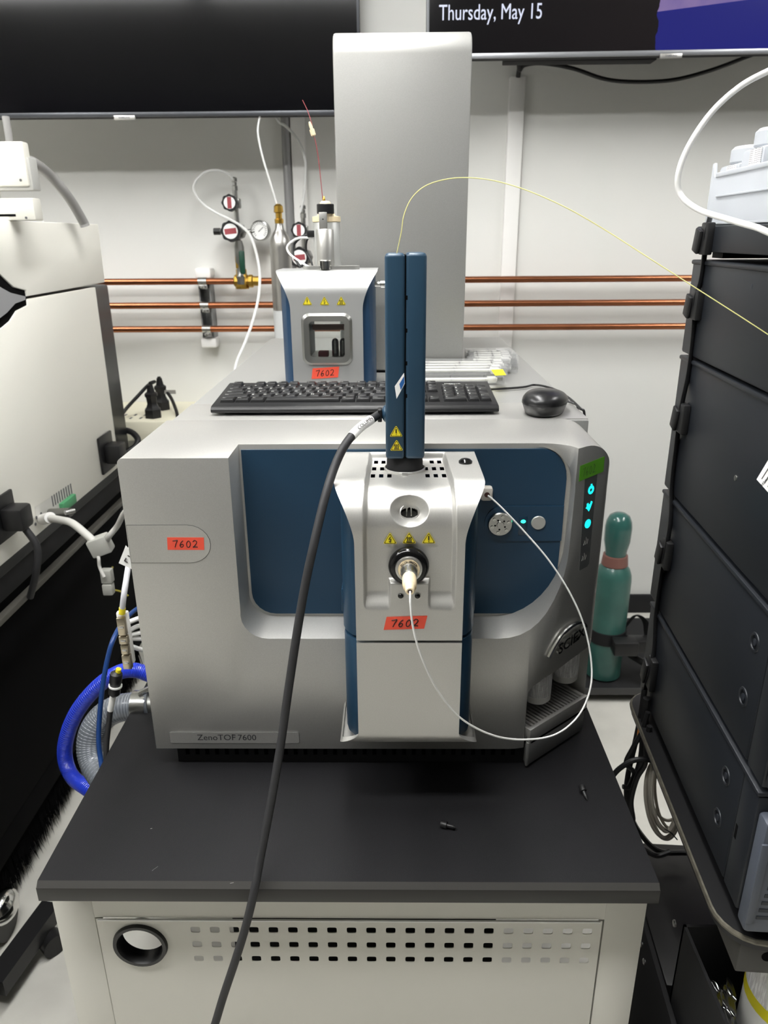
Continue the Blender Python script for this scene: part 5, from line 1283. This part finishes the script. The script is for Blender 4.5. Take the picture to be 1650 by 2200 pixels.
for i, (lab, z0, z1, x0_, yb) in enumerate(MODS):
    t = thing('chromatography_module', lab, 'module', RM @ V((.18, .23, z0)), 'charcoal modules in the stack'); t.location = RO+V((0, 0, 0)); t.rotation_euler = (0, 0, RA); OFF[t.name] = V((0, 0, 0))
    side = MB().box((x0_, .052, z0), (.34, yb, z1), .004)
    bo = obj('side_housing', side, mod_m, t)
    bz = MB().box((x0_, .010, z0), (.34, .0505, z1-.004), .003); obj('front_frame', bz, mod_m, t)
    fr = MB().box((.002, -.012, z0-.010 if i == 0 else z0+.004), (.34, .0105, z1-.020), .005); fo_ = obj('front_cover', fr, bez_m if i == 0 else mod_m, t)
    obj('top_lip', MB().box((x0_-.002, .010, z1-.004), (.342, yb, z1+.002), .0022), mod_m, t)
    obj('base_gap', MB().box((.010, .02, z0-(.006 if i == 0 else z0-MODS[i-1][2]-.0022)), (.33, yb-.01, z0+.001)), gap_m, t)
    if i == 0:
        for k in range(9):
            obj('vent_slot', MB().box((.012+.0012*k, -.0126, z0+.012+k*.0105), (.08, -.0105, z0+.0165+k*.0105)), mod_d, fo_)
        obj('pillar', MB().box((.0005, -.0145, z0+.006), (.010, -.011, z1-.045), .0015), bez_m, fo_)
    discs = {0: [(1560, 1667), (1542, 1756)], 1: [(1622, 1380), (1597, 1497)], 2: [], 3: []}[i]
    for q in discs:
        p = rk(*q)
        d_ = obj('screw_recess', MB().lathe([(.0115, 0), (.0110, .0010), (.0085, .0013), (.0080, -.0003), (.004, -.0003)], V((0, p.y, p.z)), (-1, 0, 0), 24), mod_m, bo)
        obj('screw', MB().lathe([(.0042, -.0002), (.0042, .0008), (.002, .0008)], V((0, p.y, p.z)), (-1, 0, 0), 14), mod_d, d_)
    for q in {0: [], 1: [], 2: [(1581, 1027)], 3: [(1617, 616), (1512, 608)]}[i]:
        p = rk(*q); obj('screw', MB().lathe([(.0034, -.0005), (.0034, .0010), (.0015, .0014)], V((0, p.y, p.z)), (-1, 0, 0), 12), steel_d if i == 2 else mod_d, bo)
    if i == 0:
        p = rk(1581, 1786); obj('key_hole', MB().box((-.0004, p.y-.003, p.z-.010), (.003, p.y+.003, p.z+.010), .0009), void, bo)
    if i == 2:
        pts = [rk(*q) for q in ((1626, 1030), (1665, 965), (1690, 1030), (1660, 1068))]
        lb = MB().add([V((-.0004, p.y, p.z)) for p in pts], [(0, 1, 2, 3)])
        lo_ = obj('rating_label', lb, paper, bo)
        ex = (pts[1]-pts[0]); ey = (pts[0]-pts[3])
        for k, (wd_, tx) in enumerate(((.0042, 'Waters'), (.003, ''), (.003, ''), (.003, ''))):
            if tx: 
                Mx = frame(V((-.0006, (pts[0].y*.62+pts[3].y*.38), pts[0].z*.62+pts[3].z*.38))+V((0, 0, -.002)), (0, (pts[2]-pts[3]).y, (pts[2]-pts[3]).z), (0, ey.y, ey.z))
                obj('label_text', text_mesh(tx, .0065, Mx, .0001), inkg, lo_)
            else:
                a = pts[0].lerp(pts[3], .2*k); b_2 = pts[1].lerp(pts[2], .2*k)
                obj('label_text', MB().tube([V((-.0005, a.y, a.z)).lerp(V((-.0005, b_2.y, b_2.z)), .15), V((-.0005, a.y, a.z)).lerp(V((-.0005, b_2.y, b_2.z)), .9)], .0006, 5, 1, False), inkg, lo_)
def rthing(name, lab, cat, group=None):
    t = thing(name, lab, cat, RO, group, RA, True); return t
t = rthing('tray_unit', 'flat charcoal tray unit topping the module stack', 'tray')
obj('tray_body', MB().box((-.001, .03, 1.4785), (.345, .466, 1.5105), .0025), mod_m, t)
for y in (.06, .43): obj('spacer', MB().box((.02, y-.02, 1.4705), (.32, y+.02, 1.4790)), gap_m, t)
# translucent solvent rack on top
frost = mat('frosted_white', srgb(200, 204, 210), .35, alpha=.72)
sr = rthing('solvent_rack', 'translucent white solvent rack on top of the module stack', 'rack')
zf = 1.5112
w_ = MB()
tz = lambda px, py: rk(px, py, .012).z
H1 = .075
w_.prism([(.460, zf), (.462, zf+.004), (.461, zf+.076), (.455, zf+.077), (.448, zf+.060), (.30, zf+.062), (.03, zf+.062), (.03, zf)], lambda a, b, d: V((d, a, b)), .008, .012)
w_.box((.008, .456, zf), (.33, .460, zf+.060)); w_.box((.008, .03, zf), (.33, .460, zf+.004)); w_.box((.326, .03, zf), (.33, .460, zf+.062)); w_.box((.008, .03, zf), (.33, .034, zf+.060))
w_.box((.0065, .20, zf+.034), (.0095, .43, zf+.0365)); w_.box((.0065, .05, zf+.058), (.0125, .44, zf+.064), .001)
obj('rack_wall', bevel_mesh(w_.mesh('w'), .0012, 2), frost, sr)
for k, (y, h, lab) in enumerate(((.418, .092, 'frosted square solvent bottle at the back end of the solvent rack'), (.345, .104, 'frosted square solvent bottle in the middle of the solvent rack'), (.265, .150, 'tall frosted solvent bottle at the front end of the solvent rack'))):
    b_t = rthing('solvent_bottle', lab, 'bottle', 'frosted solvent bottles')
    obj('bottle_body', MB().box((.014, y-.034, zf+.0045), (.085, y+.034, zf+h-.020), .005), frost, b_t)
    obj('bottle_cap', MB().lathe([(.031, 0), (.033, .002), (.033, .016), (.029, .020)], V((.049, y, zf+h-.0195)), nz, 20), frost, b_t)
    obj('bottle_label', MB().box((.0132, y-.030, zf+.065), (.0138, y+.004, zf+h-.022)), label_lines('printed_label'), b_t)
# flat cable with clips down the side
def face(px, py, out): return RM @ (rk(px+6, py)+V((-out*.6, 0, 0)))
fc_t = thing('strap_cable', 'flat black cable held by clips down the side of the module stack', 'cable', RM @ V((-.01, .40, 1.0)))
pts = [(1525, 462, .004), (1524, 500, .012), (1514, 545, .006), (1506, 600, .006), (1500, 645, .012), (1488, 720, .005), (1478, 800, .005), (1468, 880, .012), (1452, 960, .006), (1442, 1040, .005), (1440, 1110, .005), (1436, 1180, .012), (1420, 1240, .006), (1408, 1320, .005), (1404, 1390, .005), (1402, 1440, .012), (1388, 1480, .010)]
obj('cable', MB().tube([face(*q) for q in pts], .0058, 8, 6, flat=.45), black, fc_t)
for a, b2_ in (((1524, 485), (1515, 540)), ((1503, 628), (1494, 678)), ((1474, 870), (1464, 918)), ((1438, 1160), (1430, 1205)), ((1406, 1410), (1398, 1462))):
    p, q = rk(*a), rk(*b2_)
    c_ = (p+q)/2; L = abs(p.z-q.z)/2+.004
    cb_ = MB().box((-.010, -.013, -L), (0, .013, L), .002, M=RM @ Matrix.Translation((0, c_.y-.014, c_.z)))
    ck = obj('cable_clip', cb_, black, fc_t)
    obj('clip_latch', MB().box((-.015, -.009, -L*.9), (-.0095, .011, L*.6), .002, M=RM @ Matrix.Translation((0, c_.y-.002, c_.z)) @ Matrix.Rotation(.25, 4, 'X')), black, ck)
tag(obj('white_tubing', MB().tube([RM @ V((.049, .265, zf+.149)), RM @ V((.047, .262, zf+.190))]+PX((1700, 133, .86), (1650, 153, .86), (1590, 186, .86), (1530, 240, .86), (1482, 310, .86), (1458, 372, .86), (1462, 418, .86), (1500, 450, .84), (1560, 470, .80), (1620, 487, .76), (1700, 506, .72))+[RM @ V((.022, .055, 1.5135)), RM @ V((.050, .032, 1.5138))], .0031, 12, 8), white_tube), 'white solvent tubing looping beside the solvent rack', 'tube')
# cart carrying the stack
lt_ = thing('module_cart', 'black cart with worn tray edge carrying the charcoal module stack', 'cart', RO, None, RA, True)
ZTY = .765
def rounded(x0, x1, y0, y1, r):
    return arc(x1-r, y1-r, r, r, 0, 90, 6)+arc(x0+r, y1-r, r, r, 90, 180, 6)+arc(x0+r, y0+r, r, r, 180, 270, 6)+arc(x1-r, y0+r, r, r, 270, 360, 6)
xr0 = -.0130
obj('tray', MB().prism(rounded(xr0, .40, -.008, .475, .045), lambda a, b, d: V((a, b, d)), ZTY-.022, ZTY-.006), mat('tray_black', srgb(15, 15, 17), .5), lt_)
rimp = rounded(xr0, .40, -.008, .475, .045)
obj('tray_rim', MB().tube([V((a, b, ZTY-.010)) for a, b in rimp], .0038, 8, 1, False, True), mat('worn_metal', srgb(104, 100, 90), .4, .7, grain=(80, .3)), lt_)
obj('tray_riser', MB().box((.02, .02, ZTY-.007), (.32, .44, .7765)), gap_m, lt_)
obj('apron', MB().box((.012, .006, .690), (.070, .455, ZTY-.022), .003), mat('cart_greyblack', srgb(56, 55, 52), .5), lt_)
obj('side_panel', MB().box((.000, .02, .04), (.008, .45, .45), .001), blackm, lt_)
obj('bin_shelf', MB().box((.009, -.055, .275), (.42, .165, .2985), .002), blackm, lt_)
obj('lower_deck', MB().box((.009, .170, .40), (.42, .450, .45), .003), mat('deck_black', srgb(28, 27, 27), .45), lt_)
for x in (.0, .36):
    for y in ((.02, .40) if x else (.30,)): obj('post', MB().box((x+.009+(0 if x else .16), y, .06), (x+.039+(0 if x else .16), y+.03, .70), .002), blackm, lt_); obj('castor', MB().cyl((x+.002, y+.015, .03), (x+.026, y+.015, .03), .03), black, lt_)
for q in ((1385, 2066), (1379, 2028), (1450, 1984)):
    p = RI @ onplane(*q, RM @ V((-.0005, 0, 0)), RN)
    obj('bolt_head', MB().lathe([(.0050, 0), (.0050, .0020), (.0042, .0028), (.0022, .0028), (.0022, .0016)], V((.000, p.y, p.z)), (-1, 0, 0), 14), steel, lt_)
obj('tray_hole', MB().cyl((.045, .0055, .718), (.045, .0075, .718), .007), void, lt_)
# bin with its contents
a, b2_ = at(1468, 1986, Z=.60), at(1566, 2200, Z=.60)
print('bin', a, b2_)
bn = thing('black_bin', 'open black storage bin under the module stack', 'bin', (a.x+.12, .68, .30))
bx0, by1, by0 = a.x, a.y, .575
mb = MB()
for lo, hi in (((bx0, by0, .30), (bx0+.004, by1, .60)), ((bx0, by1-.004, .30), (bx0+.26, by1, .60)), ((bx0, by0, .30), (bx0+.26, by1, .305)), ((bx0+.256, by0, .30), (bx0+.26, by1, .60)), ((bx0, by0, .30), (bx0+.26, by0+.004, .45))): mb.box(lo, hi)
obj('bin_wall', mb, mat('bin_black', srgb(22, 22, 24), .5), bn)
pc_ = at(1716, 2090, Y=.675)
wb = thing('waste_bottle', 'white plastic waste bottle with printed label and yellow stripe inside the black bin', 'bottle', (pc_.x, .675, .3065))
R_ = .056
bzt = at(1642, 1990, Y=.64).z
obj('bottle_body', MB().lathe([(R_-.006, 0), (R_, .006), (R_, bzt-.3065-.045), (R_*.97, bzt-.3065-.022), (R_*.8, bzt-.3065), (R_*.5, bzt-.3065+.012), (.020, bzt-.3065+.016), (.020, bzt-.3065+.026)], (pc_.x, .675, .3065), nz, 40), hdpe, wb)
obj('bottle_cap', MB().lathe([(.023, 0), (.023, .020), (.020, .022)], (pc_.x, .675, bzt+.0265), nz, 24), white, wb)
zl0 = at(1592, 2150, Y=.65).z; zl1 = at(1620, 2010, Y=.65).z
obj('printed_label', MB().lathe([(R_+.0004, zl0-.02), (R_+.0004, zl1)], (pc_.x, .675, 0), nz, 40, False), label_lines('printed_label'), wb)
obj('yellow_stripe', MB().lathe([(R_+.0007, zl0-.030), (R_+.0007, zl0-.012)], (pc_.x, .675, 0), nz, 40, False), mat('stripe_yellow', srgb(206, 196, 40), .5), wb)
lbl = text_mesh('Waste', .010, Matrix.Identity(4), .0)
for v_ in lbl.vertices:
    ang_ = -2.35+v_.co.x/R_; zz = (zl0+zl1)/2-.006+v_.co.y
    v_.co = V((pc_.x+(R_+.0012)*math.cos(ang_), .675+(R_+.0012)*math.sin(ang_), zz))
obj('label_text', lbl, mat('label_red_text', srgb(170, 60, 60), .5), wb)
bg = MB(); NX, NY = 14, 16
c00, c10, c11, c01 = (at(*q, Y=yy) for q, yy in (((1513, 2101), .70), ((1576, 2116), .70), ((1584, 2205), .655), ((1548, 2215), .65)))
vs = []
for j in range(NY+1):
    for i in range(NX+1):
        u, v_ = i/NX, j/NY
        p = c00.lerp(c10, u).lerp(c01.lerp(c11, u), v_)
        p.y += .006*math.sin(u*9+v_*7)+.005*math.sin(v_*15-u*4)+.003*math.sin(u*23+v_*19); vs.append(p)
bg.add(vs, [(j*(NX+1)+i, j*(NX+1)+i+1, (j+1)*(NX+1)+i+1, (j+1)*(NX+1)+i) for j in range(NY) for i in range(NX)])
tag(obj('zip_bag', bg, clear_mat('bag_film', (.80, .82, .84), .18, .22)), 'crumpled clear plastic bag in the black bin', 'bag')
# cables hanging between bench and cart
cg_ = 'black cables hanging behind the bench edge'
for k, (pts, r_, lab) in enumerate((
    (((1385, 1480), (1378, 1530), (1366, 1590), (1352, 1650), (1346, 1700), (1352, 1745), (1375, 1790), (1415, 1828), (1475, 1832)), .0048, 'longest black cable hanging from the module stack behind the bench edge'),
    (((1390, 1500), (1384, 1560), (1380, 1620), (1370, 1660), (1355, 1690), (1350, 1730), (1345, 1780)), .0065, 'thick black cable with orange tip hanging behind the bench edge'),
    (((1392, 1530), (1380, 1570), (1358, 1610), (1345, 1640), (1362, 1660), (1352, 1690), (1338, 1690)), .0040, 'kinked thin black cable tied behind the bench edge'),
    (((1395, 1560), (1388, 1600), (1386, 1640), (1368, 1672), (1356, 1720), (1360, 1760)), .0045, 'straight black cable in the tied bundle behind the bench edge'),
    (((1420, 1640), (1390, 1632), (1360, 1634), (1330, 1652), (1310, 1675)), .0042, 'black cable running sideways behind the bench edge'),
    (((1440, 1830), (1410, 1838), (1380, 1822), (1350, 1800)), .0042, 'black cable curving low under the module cart tray'))):
    yy = [1.02-.012*k]*len(pts)
    tag(obj('hanging_cable', MB().tube([at(a_, b_2, Y=y_) for (a_, b_2), y_ in zip(pts, yy)], r_, 8, 8), black), lab, 'cable', cg_)
q = at(1378, 1582, Y=1.0)
tag(obj('cable_tip', MB().lathe([(.0072, 0), (.0072, .014)], q, (0, 0, 1), 14), mat('tip_orange', srgb(196, 120, 40), .5)), 'small orange collar on the hanging black cables', 'collar')
co = thing('coiled_cable', 'coil of grey cable hanging under the module cart tray', 'cable', at(1425, 1790, Y=1.0))
cm_ = mat('coil_grey', srgb(192, 186, 174), .4)
for k in range(9):
    cx_, cy_ = 1424+random.uniform(-12, 14), 1706+random.uniform(-10, 10); rx, ry = 30+random.uniform(-12, 8), 82+random.uniform(-16, 10)
    Yk = .985+.006*k
    pts = [at(cx_+rx*math.cos(2*PI*i/16)+6*math.sin(2*PI*i/16), cy_+ry*math.sin(2*PI*i/16), Y=Yk+.010*math.cos(2*PI*i/16)) for i in range(16)]
    obj('cable_turn', MB().tube(pts, .0027, 8, 5, closed=True), cm_, co)
obj('twist_tie', MB().tube([at(1415, 1776, Y=.985), at(1440, 1788, Y=.985), at(1448, 1796, Y=.985), at(1455, 1804, Y=.985)], .0012, 6, 5), black, co)

# ================================================================ green gas cylinder on a low platform
PZ = .055
cy_ = 2.24
cxx = at(1299, 1400, Y=cy_).x
pf_ = thing('floor_platform', 'low black platform carrying the green gas cylinder', 'platform', (cxx+.1, 2.4, 0))
fl_y = at(1310, 1480, Z=PZ).y
obj('deck', MB().box((cxx-.35, fl_y, PZ-.02), (cxx+.65, fl_y+.50, PZ), .003), blackm, pf_)
obj('deck_edge', MB().box((cxx-.35, fl_y-.004, PZ-.022), (cxx+.65, fl_y, PZ+.004), .001), mat('deck_edge', srgb(70, 70, 70), .4, .3), pf_)
for x in (-.3, .6):
    for y in (.04, .44): obj('foot', MB().cyl((cxx+x, fl_y+y, 0), (cxx+x, fl_y+y, PZ-.019), .03), black, pf_)
zt3 = at(1302, 1100, Y=cy_).z; zr1 = at(1302, 1190, Y=cy_).z; zr0 = at(1302, 1212, Y=cy_).z; zsh = at(1302, 1245, Y=cy_).z
print('cyl', zt3, zr1, zr0, zsh, cxx, fl_y)
tl = mat('teal_paint', srgb(54, 98, 90), .35, coat=.3, grain=(14, .12)); tl2 = mat('teal_cap', srgb(46, 92, 86), .25, coat=.5)
gcyl = thing('green_gas_cylinder', 'green painted gas cylinder with domed cap behind the mass spectrometer', 'gas cylinder', (cxx, cy_, PZ))
RR = .060
obj('cylinder', MB().lathe([(RR-.008, .001), (RR, .008), (RR, zsh-PZ), (RR*.97, zsh*.6+zr0*.4-PZ), (RR*.86, zsh*.25+zr0*.75-PZ), (RR*.66, zr0-PZ)], (cxx, cy_, PZ), nz, 36), tl, gcyl)
obj('collar', MB().lathe([(RR*.66, 0), (RR*.72, .004), (RR*.66, zr1-zr0), (RR*.5, zr1-zr0+.002)], (cxx, cy_, zr0-.002), nz, 30), mat('collar_rust', srgb(122, 84, 76), .5), gcyl)
hc = zt3-zr1
obj('cap', MB().lathe([(.034, 0), (.036, .02), (.042, .05), (.043, hc-.05), (.040, hc-.03), (.032, hc-.012), (.018, hc-.003), (.001, hc)], (cxx, cy_, zr1-.001), nz, 30), tl2, gcyl)
bk = thing('cylinder_bracket', 'black strap bracket holding the green gas cylinder', 'bracket', (cxx, cy_, PZ))
zb2 = at(1302, 1358, Y=cy_).z
obj('strap', MB().lathe([(RR+.0005, -.022), (RR+.004, -.022), (RR+.004, .022), (RR+.0005, .022)], (cxx, cy_, zb2), nz, 30), blackm, bk)
obj('buckle', MB().box((cxx-.005, cy_-RR-.055, zb2-.028), (cxx+.075, cy_-RR-.004, zb2+.022), .006), black, bk)
obj('clamp_arm', MB().box((cxx+.055, cy_-.08, zb2-.035), (cxx+.20, cy_-.03, zb2+.008), .004), black, bk)
obj('clamp_post', MB().box((cxx+.17, cy_-.075, PZ), (cxx+.20, cy_-.035, zb2+.005), .003), black, bk)
obj('clamp_screw', MB().cyl((cxx+.135, cy_-.085, zb2-.02), (cxx+.135, cy_-.079, zb2-.02), .008), steel, bk)
obj('strap_tail', MB().tube([V((cxx+.055, cy_-.01, zb2+.025)), V((cxx+.085, cy_-.02, zb2+.075)), V((cxx+.12, cy_-.02, zb2+.05)), V((cxx+.135, cy_-.02, zb2-.01))], .016, 8, 8, flat=.2), blackm, bk)
tag(obj('floor_hose', MB().tube([V((cxx+.08, cy_-.02, PZ+.09)), V((cxx+.16, cy_-.10, PZ+.07)), V((cxx+.26, cy_-.16, PZ+.04)), V((cxx+.40, cy_-.2, PZ+.014))], .012, 10, 8), black), 'black hose lying on the platform beside the green cylinder', 'hose')
